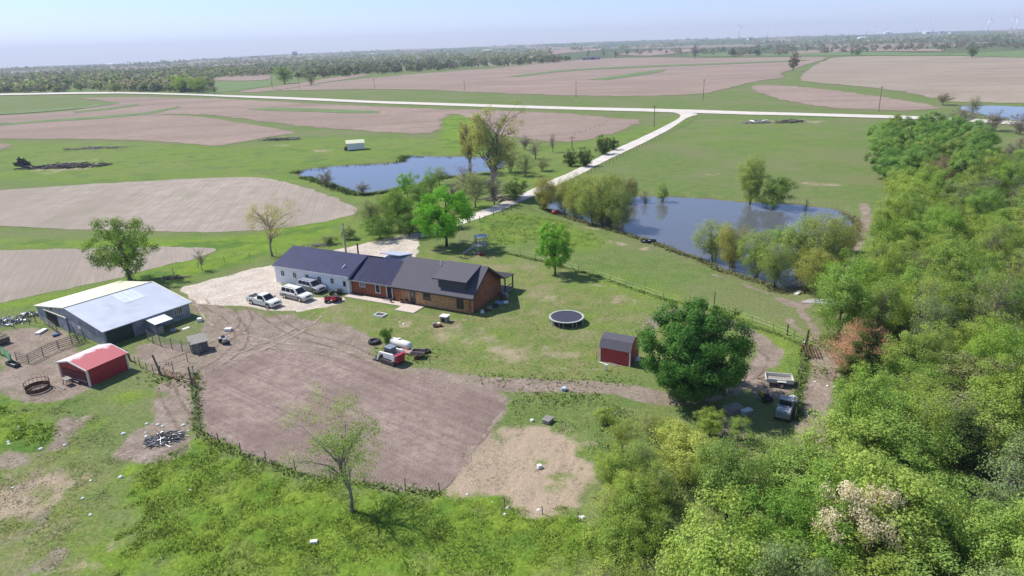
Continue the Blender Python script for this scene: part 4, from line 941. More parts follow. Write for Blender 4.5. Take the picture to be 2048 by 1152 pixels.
mb = MB(); mb.tube([(-12.6, 3.2, 3.6), (-12.6, 3.2, 5.75)], .13, 8); mb.build('flue', m_rust, H)
mb = MB(); mb.box(-8.3, -4.6, 4.2, 7.2, -.2, 3.6); mb.build('wall', m_white, H, label='small rear addition behind the blue roofs')
mb = MB(); mb.slab([(-8.5, 3.6, 4.45), (-4.4, 3.6, 4.45), (-4.4, 7.5, 3.7), (-8.5, 7.5, 3.7)], -.12); mb.build('roof', m_groof, H, label='light roof of the rear addition')
# red middle
mf = -4.0; mb = MB(); mb.prism([(mf, -.2), (mf, 2.38), (.3, 4.5), (4.4, 2.5), (4.4, -.2)], 'x', -8.49, 0); mb.box(0, 1.3, mf, mf+.3, -.2, 2.5); mb.build('wall', m_redwood, H, label='red stained board wall of the middle wing')
mb = MB()
u = -8.4
while u < 1.25:
    if not any(abs(u - c) < w_ for c, w_ in ((-6.3, .62), (-3.35, .5), (-1.15, .55))): mb.box(u-.035, u+.035, mf-.035, mf+.01, .05, 2.3 if u > -1 else 1.45)
    u += .3
mb.build('batten', m_redwood2, H)
gable_roof(-8.75, -.05, mf - .55, 4.8, .3, 2.42, 4.74).build('roof', m_navy, H, label='standing seam dark blue roof of the middle wing')
for i in range(22):
    u = -8.6 + .4 * i; mb = MB(); mb.slab([(u-.02, mf-.55, 2.435), (u+.02, mf-.55, 2.435), (u+.02, .3, 4.755), (u-.02, .3, 4.755)], .05); 
    if i == 0: seam = mb.build('roof_seam', m_navy, H)
    else: c = seam.copy(); COL.objects.link(c); c.parent = H; c.location = (.4 * i, 0, 0)
mb = MB(); mb.box(-8.75, -.05, mf-.60, mf-.552, 2.28, 2.42); mb.build('gutter', m_metal, H)
window(H, -6.3, mf, 1.78, .95, .85, cols=2, pane=m_glassb); window(H, -3.35, mf, 1.40, .75, 1.25, cols=1, rows=2, fw=.09, pane=m_glass)
door(H, -1.15, mf, .85, 2.05, m_black, win=False, z0=.25, label='dark open doorway with white frame')
mb = MB(); mb.box(-1.72, -1.6, mf-.07, mf-.003, .25, 2.3); mb.box(-.70, -.58, mf-.07, mf-.003, .25, 2.3); mb.box(-1.6,-.70, mf-.07, mf-.051, 2.3, 2.36); mb.build('door_frame', m_trimw, H)
mb = MB(); mb.box(-1.8, -.5, mf-.55, mf-.052, 0, .24); mb.box(-1.9, -.4, mf-1.0, mf-.552, 0, .12); mb.build('step', m_wood, H)
# log end
lf, lb, l1 = -4.42, 4.4, 13.4
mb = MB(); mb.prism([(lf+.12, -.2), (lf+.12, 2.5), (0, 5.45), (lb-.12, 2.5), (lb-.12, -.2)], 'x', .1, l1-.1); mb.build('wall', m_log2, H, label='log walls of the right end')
mb = MB(); mb2 = MB()
for i in range(11):
    z = .14 + i * .23
    mb.tube([(1.35, lf+.12, z), (l1+.25, lf+.12, z)], .125, 8)
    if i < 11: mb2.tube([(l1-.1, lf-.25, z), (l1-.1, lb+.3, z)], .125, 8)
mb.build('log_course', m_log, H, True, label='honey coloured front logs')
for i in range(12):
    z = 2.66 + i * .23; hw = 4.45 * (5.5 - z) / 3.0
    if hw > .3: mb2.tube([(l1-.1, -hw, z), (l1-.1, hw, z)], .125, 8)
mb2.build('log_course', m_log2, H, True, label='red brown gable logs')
gable_roof(-.25, 14.0, -4.95, 4.95, 0, 2.5, 5.84, .14).build('roof', m_shing, H, label='grey shingle roof of the log end')
mb = MB(); mb.slab([(14.01, -4.95, 2.47), (14.04, -4.95, 2.47), (14.04, 0, 5.81), (14.01, 0, 5.81)], -.24); mb.slab([(14.01, 0, 5.81), (14.04, 0, 5.81), (14.04, 4.95, 2.47), (14.01, 4.95, 2.47)], -.24)
mb.box(-.25, 14.0, -5.0, -4.952, 2.28, 2.46); mb.build('fascia', m_fascia, H)
mb = MB(); mb.tube([(6.3, -.8, 5.1), (6.3, -.8, 6.1)], .06, 8); mb.build('vent_pipe', m_trimw, H)
D = MB(); D.prism([(-4.0, 3.0), (-4.0, 4.52), (.1, 5.7), (.1, 5.3)], 'x', 7.8, 12.4); D = D.build('dormer', m_dorm, H, label='dark sided shed dormer')
mb = MB(); mb.slab([(7.0, -4.4, 4.62), (12.75, -4.4, 4.62), (12.75, .12, 5.92), (7.0, .12, 5.92)], -.12); mb.build('roof', m_shing, D)
mb = MB(); mb.box(7.0, 12.75, -4.44, -4.402, 4.48, 4.62); mb.build('fascia', m_fascia, D)
door(H, 3.35, lf, .9, 2.1, m_fascia, label='dark front door with glazing', lite=m_glassb)
window(H, 5.9, lf, 1.55, 1.1, .9, cols=1, frame=m_fascia, pane=m_glass); window(H, 11.6, lf, 1.3, 1.0, 1.4, cols=1, frame=m_fascia, pane=m_glass)
# rear porch
mb = MB(); mb.slab([(9.5, 4.8, 2.66), (14.3, 4.8, 2.66), (14.3, 7.6, 2.45), (9.5, 7.6, 2.45)], -.12); mb.build('porch_roof', m_fascia, H)
mb = MB(); mb.box(9.6, 14.2, 4.5, 7.4, .1, .32); mb.build('porch_floor', m_wood, H)
for u, v in ((14.1, 4.75), (14.1, 7.3), (9.8, 7.3)): mb = MB(); mb.box(u-.08, u+.08, v-.08, v+.08, .32, 2.4); mb.build('post', m_fascia, H)
mb = MB(); mb.box(14.05, 14.13, 4.85, 7.2, .95, 1.05); mb.box(14.05, 14.13, 4.85, 7.2, .5, .56); mb.build('railing', m_fascia, H)
def at_h(u, v, z=0): x = -15.74 + u*math.cos(TH) - v*math.sin(TH); y = 100.81 + u*math.sin(TH) + v*math.cos(TH); return (x, y, z)
# walk and patio
mb = MB(); mb.box(-8.5, 2.2, -5.9, -4.56, -.1, .10); mb.box(2.21, 2.4, -5.6, -4.5, -.1, .09)
o = mb.build('concrete_walk', m_conc); o.location = at_h(0, 0); o.rotation_euler = (0, 0, TH); tag(o, kind='structure')
mb = MB(); mb.box(2.3, 5.6, -7.6, -4.75, -.1, .13)
o = mb.build('concrete_patio', m_conc); o.location = at_h(0, 0); o.rotation_euler = (0, 0, TH); tag(o, kind='structure')
# ---- barn
BT = R(55.5); B_ = thing('metal_barn', 'low grey metal barn with one cream and one blue-grey roof slope', 'barn', (-61.9, 88.39, 0), BT)
bl, bw = 12.6, 9.9
mb = MB(); mb.prism([(-bw+.3, -.3), (-bw+.3, 2.1), (0, 3.58), (bw-.3, 2.1), (bw-.3, -.3)], 'x', .25, bl-.25)
mb.build('wall', m_galv, B_, label='grey corrugated walls')
mb = MB(); mb.prism([(-bw+.32, -.3), (-bw+.32, 2.08), (0, 3.56), (bw-.32, 2.08), (bw-.32, -.3)], 'x', .21, .249); mb.build('wall', m_galvY, B_, label='weathered gable siding')
mb = MB(); mb.slab([(0, -bw, 2.19), (bl, -bw, 2.19), (bl, 0, 3.7), (0, 0, 3.7)], -.1); mb.build('roof', m_groof, B_, label='blue-grey roof slope')
mb = MB(); mb.slab([(0, 0, 3.7), (bl, 0, 3.7), (bl, bw, 2.19), (0, bw, 2.19)], -.1); mb.build('roof', m_croof, B_, label='pale cream roof slope')
mb = MB(); mb.slab([(bl+.01, -bw, 2.24), (bl+.16, -bw, 2.24), (bl+.16, 0, 3.75), (bl+.01, 0, 3.75)], -.2); mb.slab([(0, -.12, 3.72), (bl, -.12, 3.72), (bl, .12, 3.72), (0, .12, 3.72)], .06); mb.build('ridge_cap', m_cream, B_)
pz = lambda v: 3.7 + v * .1525
for i in range(4):
    u0, u1 = 6.2 + i * .8, 6.96 + i * .8
    mb = MB(); mb.slab([(u0, -4.1, pz(-4.1)+.012), (u1, -4.1, pz(-4.1)+.012), (u1, -.5, pz(-.5)+.012), (u0, -.5, pz(-.5)+.012)], .02); mb.build('roof_panel', m_panel, B_)
# gable front (u = 0, facing away from the ridge direction)
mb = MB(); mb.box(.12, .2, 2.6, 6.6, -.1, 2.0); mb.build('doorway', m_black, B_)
mb = MB(); mb.box(.05, .12, .2, 2.9, .05, 2.05); mb.build('sliding_door', m_galvY, B_)
mb = MB(); mb.box(-.02, .1, .1, 6.9, 2.08, 2.22); mb.build('door_track', m_cream, B_)
window(B_, .2, 4.6, 2.55, .8, .62, ax='y', s=-1, cols=1, rows=2, frame=m_cream, pane=m_glass)
mb = MB(); mb.box(.16, .205, -3.4, -2.6, 1.1, 1.5); mb.build('patch', m_trimw, B_)
# long side facing the yard (v = -bw)
vf = -bw + .3
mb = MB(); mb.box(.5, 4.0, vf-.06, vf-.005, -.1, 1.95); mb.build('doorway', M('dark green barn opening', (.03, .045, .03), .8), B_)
window(B_, 10.6, vf, 1.45, 1.15, .85, cols=4, frame=m_cream, pane=m_glass); mb = MB(); mb.box(8.3, 9.3, vf-.05, vf-.004, 0, 1.9); mb.build('door', m_galv, B_)
def at_b(u, v, z=0): return (-61.9 + u*math.cos(BT) - v*math.sin(BT), 88.39 + u*math.sin(BT) + v*math.cos(BT), z)
L_ = thing('lean_to', 'small lean-to with pale flat roof against the barn side', 'lean-to', at_b(7.0, vf - .02), BT)
mb = MB(); mb.slab([(-1.3, -.02, 1.95), (1.3, -.02, 1.95), (1.3, -2.6, 1.65), (-1.3, -2.6, 1.65)], -.06); mb.build('roof', m_trimw, L_)
mb = MB(); mb.box(-1.2, -1.12, -2.5, -.1, 0, 1.6); mb.build('side_panel', m_galv, L_)
for u in (-1.16, 1.16): mb = MB(); mb.box(u-.05, u+.05, -2.55, -2.45, 0, 1.6); mb.build('post', m_post, L_)
mb = MB(); mb.box(-1.1, -.2, -2.5, -2.44, 0, 1.1); mb.build('front_panel', m_wood, L_)
# ---- red calf shed in front of the barn
a0, a1, a2 = [Vector(W(*p)) for p in ((140, 742), (181, 773), (258, 738))]
RT = math.atan2(a2.y - a1.y, a2.x - a1.x); RL = (a2 - a1).length; RT = RT; 
S = thing('red_shed', 'red livestock shed with half faded red roof and white trim', 'shed', (a1.x, a1.y, 0), RT)
dp = 5.2; hf, hm, hb = 2.15, 2.75, 2.2
mb = MB(); mb.prism([(0, -.2), (0, hf-.1), (dp*.55, hm-.1), (dp, hb-.1), (dp, -.2)], 'x', .05, RL-.05)
mb.build('wall', m_red, S)
mb = MB(); mb.box(-.03, .048, .4, dp-.5, -.1, 1.55); mb.build('doorway', M('dark red boards', (.13, .02, .02), .8), S)
mb = MB(); mb.box(-.09, -.035, .3, dp-.6, .5, .62); mb.build('rail', m_wood, S)
mrr = NT('red roof with faded paint'); pp = mrr.new('ShaderNodeTexCoord').outputs['Object']; sp = mrr.new('ShaderNodeSeparateXYZ'); mrr.L(pp, sp.inputs[0])
fd = mrr.math('ADD', mrr.math('MULTIPLY', sp.outputs['Y'], .55), mrr.math('MULTIPLY', mrr.noise(pp, .8, 4, .6), 2.0)); mrr.color(mrr.mix(mrr.ramp(fd, 2.35, 2.7), (.46, .10, .10), (.68, .54, .56))); mrr.set(Roughness=.45)
wv = mrr.new('ShaderNodeTexWave'); mrr.L(pp, wv.inputs['Vector']); wv.inputs['Scale'].default_value = 1.05; mrr.bump(mrr.ramp(wv.outputs['Fac'], .75, .95), 1, .015)
mb = MB(); mb.slab([(-.15, -.25, hf), (RL+.15, -.25, hf), (RL+.15, dp*.55, hm+.08), (-.15, dp*.55, hm+.08)], -.07); mb.slab([(-.15, dp*.55, hm+.08), (RL+.15, dp*.55, hm+.08), (RL+.15, dp+.25, hb), (-.15, dp+.25, hb)], -.07); mb.build('roof', mrr.m, S)
for u in (-.24, RL+.155):
    mb = MB(); mb.slab([(u, -.3, hf+.03), (u+.09, -.3, hf+.03), (u+.09, dp*.55, hm+.11), (u, dp*.55, hm+.11)], -.16); mb.slab([(u, dp*.55, hm+.11), (u+.09, dp*.55, hm+.11), (u+.09, dp+.3, hb+.03), (u, dp+.3, hb+.03)], -.16); mb.build('roof_trim', m_trimw, S)
for u, v in ((0, 0), (RL, 0), (0, dp), (RL, dp)): mb = MB(); mb.box(u-.1, u+.1, v-.1, v+.1, -.1, hf-.12); mb.build('corner_trim', m_cream, S)
# ---- gambrel shed
G_ = thing('gambrel_shed', 'little dark red gambrel shed with grey shingle roof and white corners', 'shed', (11.0, 75.4, 0), R(-29))
gl, gw = 3.7, 3.0; h2 = gw / 2; prof = [(-h2, -.1), (-h2, 1.95), (-h2*.62, 2.75), (0, 3.1), (h2*.62, 2.75), (h2, 1.95), (h2, -.1)]
mb = MB(); mb.prism(prof, 'x', 0, gl); mb.build('wall', m_red, G_)
mb = MB(); mb.prism([(p, q) for p, q in prof], 'x', gl+.002, gl+.02); mb.build('wall', m_redY, G_)
g2 = [(-h2-.12, 1.86), (-h2*.64, 2.83), (0, 3.2), (h2*.64, 2.83), (h2+.12, 1.86)]; mb = MB()
for (y0, z0), (y1, z1) in zip(g2[:-1], g2[1:]): mb.slab([(-.12, y0, z0), (gl+.12, y0, z0), (gl+.12, y1, z1), (-.12, y1, z1)], -.05)
mb.build('roof', m_shing, G_)
for u, v in ((0, -h2), (gl, -h2), (gl, h2)): mb = MB(); mb.box(u-.07, u+.07, v-.07, v+.07, -.1, 1.9); mb.build('corner_trim', m_trimw, G_)
mb = MB(); mb.box(gl+.022, gl+.05, -.7, .7, .1, 1.9); mb.build('door', m_redY, G_)
# ---- chicken coop box
def shed_box(name, label, cat, px, py, rz, w_, d_, hf_, hb_, mw, mr, ov=.15):
    x, y = W(px, py); t_ = thing(name, label, cat, (x, y, hz(x, y)), rz); mb = MB(); mb.prism([(-d_/2, -.1), (-d_/2, hf_), (d_/2, hb_), (d_/2, -.1)], 'x', -w_/2, w_/2); mb.build('wall', mw, t_)
    mb = MB(); mb.slab([(-w_/2-ov, -d_/2-ov, hf_+.02), (w_/2+ov, -d_/2-ov, hf_+.02), (w_/2+ov, d_/2+ov, hb_+.02), (-w_/2-ov, d_/2+ov, hb_+.02)], .05); mb.build('roof', mr, t_); return t_
c = shed_box('chicken_coop', 'small grey wooden coop with ribbed roof at the corner of the wire pen', 'coop', 399, 700, R(35), 1.9, 2.0, 1.35, 1.75, M('dark grey boards', (.13, .12, .115), .9, ribs=('X', .2, .02)), m_wood)
mb = MB(); mb.box(-.5, .1, -1.04, -1.005, .1, 1.0); mb.build('door', m_wood, c)
# ---- white open shed across the far pond
x, y = W(711, 299); c = thing('open_shed', 'lone white three-sided shed in the pasture beyond the far pond', 'shed', (x, y, hz(x, y)), R(18))
mb = MB(); mb.box(-3.2, 3.2, -2.3, -2.2, 0, 2.6); mb.box(-3.2, 3.2, 2.2, 2.3, 0, 3.0); mb.box(3.1, 3.2, -2.2, 2.2, 0, 2.7); mb.build('wall', m_trimw, c)
mb = MB(); mb.slab([(-3.5, -2.5, 2.65), (3.5, -2.5, 2.65), (3.5, .2, 3.7), (-3.5, .2, 3.7)], -.08); mb.slab([(-3.5, .2, 3.7), (3.5, .2, 3.7), (3.5, 2.5, 2.9), (-3.5, 2.5, 2.9)], -.08); mb.build('roof', m_croof, c)
mb = MB(); mb.box(-3.2, 3.1, -2.2, 2.2, .005, .02); mb.build('floor', m_rust, c)
mb = MB(); mb.box(-3.19, 3.19, -2.32, -2.302, 0, .25); mb.build('rust_band', m_rust, c)
o = thing('hay_bale', 'rusty orange hay bale in the mouth of the open white shed', 'bale', (x - 3.3, y - 1.2, hz(x, y)), R(18)); mb = MB(); mb.tube([(-.7, 0, .7), (.7, 0, .7)], .7, 12); mb.build('bale_body', m_rust, o, True)
# ---- far farmsteads
def Wfar(px, py, dm=6500):
    r_ = ray(px, py); a = math.atan2(r_.x, r_.y); best = None
    for d in np.geomspace(300, dm, 160):
        x, y = math.sin(a) * d, math.cos(a) * d
        if proj((x, y, hz(x, y)))[1] <= py: return x, y
    return x, y
def far_barn(px, py, w_, d_, h_, mw, mr, label, rz=0, dist=None, silo=False, group='farmsteads near the skyline'):
    x, y = Wfar(px, py); z = hz(x, y); q = ppm(x, y); t_ = thing('farm_building', label, 'farm building', (x, y, z), rz, group)
    w_, d_, h_ = w_ / q, d_ / q, h_ / q
    mb = MB(); mb.prism([(-d_/2, -2), (-d_/2, h_*.65), (0, h_*.97), (d_/2, h_*.65), (d_/2, -2)], 'x', -w_/2, w_/2); mb.build('wall', mw, t_)
    gable_roof(-w_/2-.3, w_/2+.3, -d_/2-.4, d_/2+.4, 0, h_*.66, h_, .3).build('roof', mr, t_)
    mb = MB(); mb.box(-w_*.12, w_*.12, -d_/2-.12, -d_/2-.01, 0, h_*.5); mb.build('door', m_black, t_)
mdk = M('dark farm roof', (.10, .09, .10), .6)
for a in [(222, 131, 14, 7, 5, m_trimw, m_trimw, 'white farm shed near the left skyline', .2), (236, 133, 8, 5, 4, m_trimw, m_groof, 'second white farm shed near the left skyline', .9),
          (590, 111, 8, 5, 7, m_rust, mdk, 'dark farm tower building on the skyline above the left woods', .1), (975, 105, 18, 8, 5, m_trimw, m_croof, 'long white farm shed right of the skyline centre', .1), (1002, 105, 10, 6, 4, m_trimw, m_trimw, 'small white farm shed beside the long white one', .8),
          (1186, 120, 26, 12, 7, m_galv, mdk, 'low dark-roofed farm building at the edge of the big upper field', -.2), (1166, 121, 12, 8, 5, m_galv, mdk, 'small dark outbuilding at the edge of the big upper field', .6),
          (1168, 98, 8, 5, 3, m_trimw, m_trimw, 'white speck of a farmhouse in the far middle hills', .2), (1775, 68, 12, 6, 4, m_trimw, m_trimw, 'white shed under the group of three turbines', .1), (1853, 68, 11, 7, 5, m_trimw, m_trimw, 'brightest white farm building on the right skyline', .3),
          (1882, 69, 7, 5, 4, m_trimw, mdk, 'small house right of the brightest skyline building', -.3), (1901, 69, 6, 5, 4, m_trimw, mdk, 'small white house beside the dark skyline woodlot', .5), (1723, 79, 12, 6, 4, m_trimw, m_trimw, 'pale shed at the tan strip below the turbines', .1), (1500, 82, 10, 6, 4, m_trimw, mdk, 'small farmhouse between the two left turbines', .1), (900, 108, 8, 5, 4, m_trimw, mdk, 'tiny farmhouse among skyline trees left of centre', .4), (745, 110, 7, 4, 3, m_trimw, m_trimw, 'tiny white house above the left tree belt', .4)]:
    far_barn(*a[:8], rz=a[8])
# ---- wind turbines
mt_ = M('turbine white', (.80, .81, .84), .4, 0, .02)
tb = MB(); tb.tube([(0, 0, -8), (0, 0, 80)], [3.0, 1.9], 12); tower = tb.mesh('tower', mt_, True)
nb = MB(); nb.box(-2, 2, -6, 4, 78.5, 82.5); nac = nb.mesh('nacelle', mt_)
bb = MB(); pr = [(0, 1.6), (6, 3.8), (16, 3.0), (42, 1.0)]; vs = []; fs = []
for r_, c_ in pr: vs += [(-c_*.4, -.35, r_), (c_*.6, -.1, r_), (-c_*.4, .35, r_)]
for i in range(3): 
    for k in range(3): fs.append((i*3+k, i*3+(k+1) % 3, i*3+3+(k+1) % 3, i*3+3+k))
fs += [(0, 1, 2), (11, 10, 9)]; bb.add(vs, fs); blade = bb.mesh('blade', mt_)
hb_ = MB(); hb_.tube([(0, -8.5, 80.3), (0, -6, 80.3)], [.8, 1.9], 10); hub = hb_.mesh('hub', mt_, True)
near_words = ['leftmost wind turbine of the skyline row', 'second wind turbine from the left', 'half hidden turbine, left of a group of three', 'middle turbine of the group of three', 'right turbine of the group of three', 'lone turbine between the group of three and the white farm', 'faint turbine close beside another by the white farm', 'nearer turbine of the pair by the white farm', 'faint small turbine left of the largest', 'largest and nearest wind turbine', 'faint turbine behind the rightmost one', 'rightmost wind turbine on the skyline']
for k, (px, hub_px, ph) in enumerate([(1478, 20, .2), (1535, 17, .5), (1732, 17, .1), (1746, 14, .52), (1768, 16, .75), (1832, 15, .02), (1857, 15, .33), (1864, 17, .98), (1960, 14, .08), (1973, 24, .35), (2020, 17, .9), (2029, 22, .6)]):
    d = 80 * FPX / hub_px; d = min(d, 8400) if d > 8400 else d
    ry = ray(px, 70); a = math.atan2(ry.x, ry.y); x, y = math.sin(a) * d, math.cos(a) * d
    t_ = thing('wind_turbine', near_words[k], 'wind turbine', (x, y, hz(x, y)), R(25 + 12 * (k % 3)), 'wind turbines on the right skyline')
    link('tower', tower, t_); link('nacelle', nac, t_); hu = link('hub', hub, t_)
    for j in range(3):
        b = link('blade', blade, hu); b.location = (0, -7.2, 80.3); b.rotation_euler = (0, (ph + j / 3) * 2 * math.pi, 0)
# ------------------------------------------------------------------ vehicles and yard things
m_wpaint = M('white car paint', (.68, .67, .62), .25, 0, .02); m_spaint = M('silver car paint', (.40, .42, .46), .3, .35, .03); m_gpaint = M('grey lower paint', (.27, .27, .28), .4, .2, .05)
m_cargl = M('car glass', (.018, .022, .028), .05, 0, .05); m_dark = M('dark plastic', (.03, .03, .032), .6); m_lamp = M('lamp lens', (.62, .64, .66), .15); m_tail = M('tail lamp', (.28, .02, .02), .25); m_chrome = M('chrome', (.5, .5, .52), .2, .9, .02)
def heading(p0, p1):
    a, b = W(*p0), W(*p1); return math.atan2(b[1] - a[1], b[0] - a[0])
def arch_profile(xs, zlow, r, zc, top):
    """closed side profile: bottom edge left to right with half round wheel arches, then the top line"""
    pts = [];
    x0, x1 = top[0][0], top[-1][0]
    pts.append((x0, zlow))
    for c in xs:
        for k in range(9):
            a = math.pi - math.pi * k / 8; pts.append((c + r * math.cos(a), max(zlow, zc + r * math.sin(a)) if 0 < k < 8 else zlow))
    pts.append((x1, zlow)); return pts + list(reversed(top))
def wheel(parent, x, y, r=.38, w_=.25):
    s = 1 if y > 0 else -1; mb = MB(); mb.tube([(x, y - w_/2, r), (x, y + w_/2, r)], r, 18); wh = mb.build('wheel', m_tyre, parent)
    mb = MB(); mb.tube([(x, y + s*(w_/2 - .01), r), (x, y + s*(w_/2 + .012), r)], r*.62, 12); mb.build('rim', m_chrome, wh)
def panel(parent, quad, u0, u1, v0, v1, mat, name, off=.012):
    q = [Vector(p) for p in quad]; f = lambda u, v: q[0].lerp(q[1], u).lerp(q[3].lerp(q[2], u), v)
    n = (q[1]-q[0]).cross(q[3]-q[0]).normalized() * off; P = [f(u0, v0)+n, f(u1, v0)+n, f(u1, v1)+n, f(u0, v1)+n]
    mb = MB(); mb.slab(P, -off*.8 if True else 0); 
    mb = MB(); mb.add([p for p in P] + [p - n*.9 for p in P], [(0,1,2,3),(7,6,5,4),(0,4,5,1),(1,5,6,2),(2,6,7,3),(3,7,4,0)]); return mb.build(name, mat, parent)
def car(name, label, cat, px, py, rz, L, Wd, body_top, cab, axles, paint, lower=None, bed=None, rws=2, group=None, rails=False):
    x, y = W(px, py); t_ = thing(name, label, cat, (x, y, hz(x, y)), rz, group)
    prof = arch_profile(axles, .32, .46, .36, body_top); mb = MB(); mb.prism([(a, b) for a, b in prof], 'y', -Wd/2, Wd/2); mb.build('body', paint, t_, bevel=.05)
    if lower:
        for s in (-1, 1):
            prof2 = arch_profile(axles, .31, .47, .36, [(body_top[0][0]+.03, .74), (body_top[-1][0]-.03, .70)]); mb = MB(); mb.prism(prof2, 'y', *sorted((s*Wd/2, s*(Wd/2+.015)))); mb.build('lower_trim', lower, t_)
    # cab frustum: cab = (xr_b, xf_b, zb, xr_t, xf_t, zt)
    xb0, xb1, zb, xt0, xt1, zt = cab; yb, yt = Wd/2 - .06, Wd/2 - .24
    P = [(xb0,-yb,zb),(xb1,-yb,zb),(xb1,yb,zb),(xb0,yb,zb),(xt0,-yt,zt),(xt1,-yt,zt),(xt1,yt,zt),(xt0,yt,zt)]
    mb = MB(); mb.add(P, [(0,3,2,1),(4,5,6,7),(0,1,5,4),(1,2,6,5),(2,3,7,6),(3,0,4,7)]); mb.build('cab', paint, t_, bevel=.06)
    panel(t_, (P[1], P[2], P[6], P[5]), .07, .93, .08, .90, m_cargl, 'windshield'); panel(t_, (P[3], P[0], P[4], P[7]), .1, .9, .2, .88, m_cargl, 'rear_window')
    for s, q in ((0, (P[0], P[1], P[5], P[4])), (1, (P[2], P[3], P[7], P[6]))):
        e = [.06 + (.90 - .06) * k / rws for k in range(rws + 1)]
        for k in range(rws): panel(t_, q, e[k] + .015, e[k+1] - .015, .16, .86, m_cargl, 'side_window')
    for a in axles:
        for s in (-1, 1): wheel(t_, a, s * (Wd/2 - .12))
    xf, xr = body_top[-1][0], body_top[0][0]
    for s in (-1, 1):
        mb = MB(); mb.box(xf-.03, xf+.02, s*.72-.17, s*.72+.17, .72, .90); mb.build('headlight', m_lamp, t_)
        mb = MB(); mb.box(xr-.02, xr+.03, s*(Wd/2-.13)-.08, s*(Wd/2-.13)+.08, .8, 1.1); mb.build('tail_light', m_tail, t_)
        mb = MB(); mb.box(cab[1]-.35, cab[1]-.2, *sorted((s*(Wd/2+.0), s*(Wd/2+.2))), 1.1, 1.3); mb.build('mirror', m_dark, t_)
    mb = MB(); mb.box(xf-.02, xf+.025, -.5, .5, .68, .92); mb.build('grille', m_dark, t_)
    mb = MB(); mb.box(xf-.05, xf+.09, -Wd/2+.04, Wd/2-.04, .38, .60); mb.build('bumper', m_chrome if lower is None and bed else paint, t_, bevel=.03); mb = MB(); mb.box(xr-.1, xr+.03, -Wd/2+.06, Wd/2-.06, .40, .58); mb.build('bumper', m_dark, t_)
    if bed:
        b0, b1 = bed; zt = body_top[0][1]; mb = MB(); mb.box(b0, b1, -Wd/2+.14, Wd/2-.14, zt+.001, zt+.012); mb.build('bed_liner', M('dark bed liner', (.045, .035, .035), .9), t_)
        for a in ((b0-.06, b0, -Wd/2+.03, Wd/2-.03), (b0, b1, -Wd/2+.02, -Wd/2+.14), (b0, b1, Wd/2-.14, Wd/2-.02)): mb = MB(); mb.box(*a, zt+.002, zt+.16); mb.build('bed_side', paint, t_)
    if rails:
        for s in (-1, 1): mb = MB(); mb.box(xt0+.2, xt1-.2, s*(yt-.12)-.02, s*(yt-.12)+.02, zt+.03, zt+.07); mb.build('roof_rail', m_dark, t_)
    return t_
hd = heading((500, 604), (560, 618))
car('pickup_truck', 'white regular cab pickup truck with open bed, nearest the dirt yard', 'pickup truck', 529, 609, hd, 5.7, 1.95,
    [(-2.85, 1.02), (.2, 1.05), (1.25, 1.10), (2.55, 1.0), (2.85, .82)], (-.55, 1.55, 1.06, -.40, .72, 1.80), (-1.75, 1.85), m_wpaint, bed=(-2.72, -.65), rws=1)
car('suv', 'white and grey two-tone suv parked between the pickup and the silver one', 'suv', 594, 597, hd - R(2), 5.4, 1.98,
    [(-2.7, 1.08), (1.0, 1.12), (2.4, 1.02), (2.7, .85)], (-2.62, 1.45, 1.10, -2.35, .65, 1.88), (-1.65, 1.75), m_wpaint, lower=m_gpaint, rws=3, rails=True)
car('suv', 'silver suv parked closest to the white wing', 'suv', 624, 581, hd - R(3), 4.9, 1.92,
    [(-2.45, 1.05), (.9, 1.10), (2.2, 1.0), (2.45, .85)], (-2.35, 1.35, 1.08, -2.05, .6, 1.78), (-1.5, 1.55), m_spaint, lower=m_gpaint, rws=3, rails=True)
# red quad
def quad_bike(label, px, py, rz, mat, s=1., name='quad_bike'):
    x, y = W(px, py); t_ = thing(name, label, 'quad bike', (x, y, hz(x, y)), rz); t_.scale = (s, s, s)
    mb = MB(); mb.prism([(-.9, .5), (-.95, .78), (-.35, .82), (.05, .68), (.35, .9), (.85, .85), (.95, .6), (.5, .4), (-.5, .4)], 'y', -.28, .28); mb.build('body', mat, t_, bevel=.04)
    for sx in (-1, 1):
        for sy in (-1, 1):
            mb = MB(); mb.tube([(sx*.62, sy*.5-.12, .29), (sx*.62, sy*.5+.12, .29)], .29, 14); wh = mb.build('wheel', m_tyre, t_)
            mb = MB(); mb.box(sx*.62-.36, sx*.62+.36, *sorted((sy*.3, sy*.66)), .60, .66); mb.build('fender', mat, t_, bevel=.02)
    mb = MB(); mb.box(-.75, -.05, -.17, .17, .82, .93); mb.build('seat', m_dark, t_, bevel=.04); mb = MB(); mb.tube([(.25, 0, .85), (.18, 0, 1.08)], .03, 6); mb.tube([(.1, -.38, 1.06), (.18, 0, 1.1), (.1, .38, 1.06)], .02, 6); mb.build('handlebar', m_dark, t_)
    for sx in (-.85, .8): mb = MB(); mb.box(sx-.25, sx+.25, -.38, .38, .9, .93); mb.build('rack', m_dark, t_)
quad_bike('bright red quad bike at the gravel edge beside the concrete walk', 663, 604, hd + R(25), M('red plastic', (.42, .012, .03), .35), 1.0)
quad_bike('second red quad bike, half behind the first', 674, 601, hd - R(15), bpy.data.materials['red plastic'], .8)
quad_bike('dark quad bike against the white wing', 655 + 16, 590, hd + R(70), m_dark, .9)
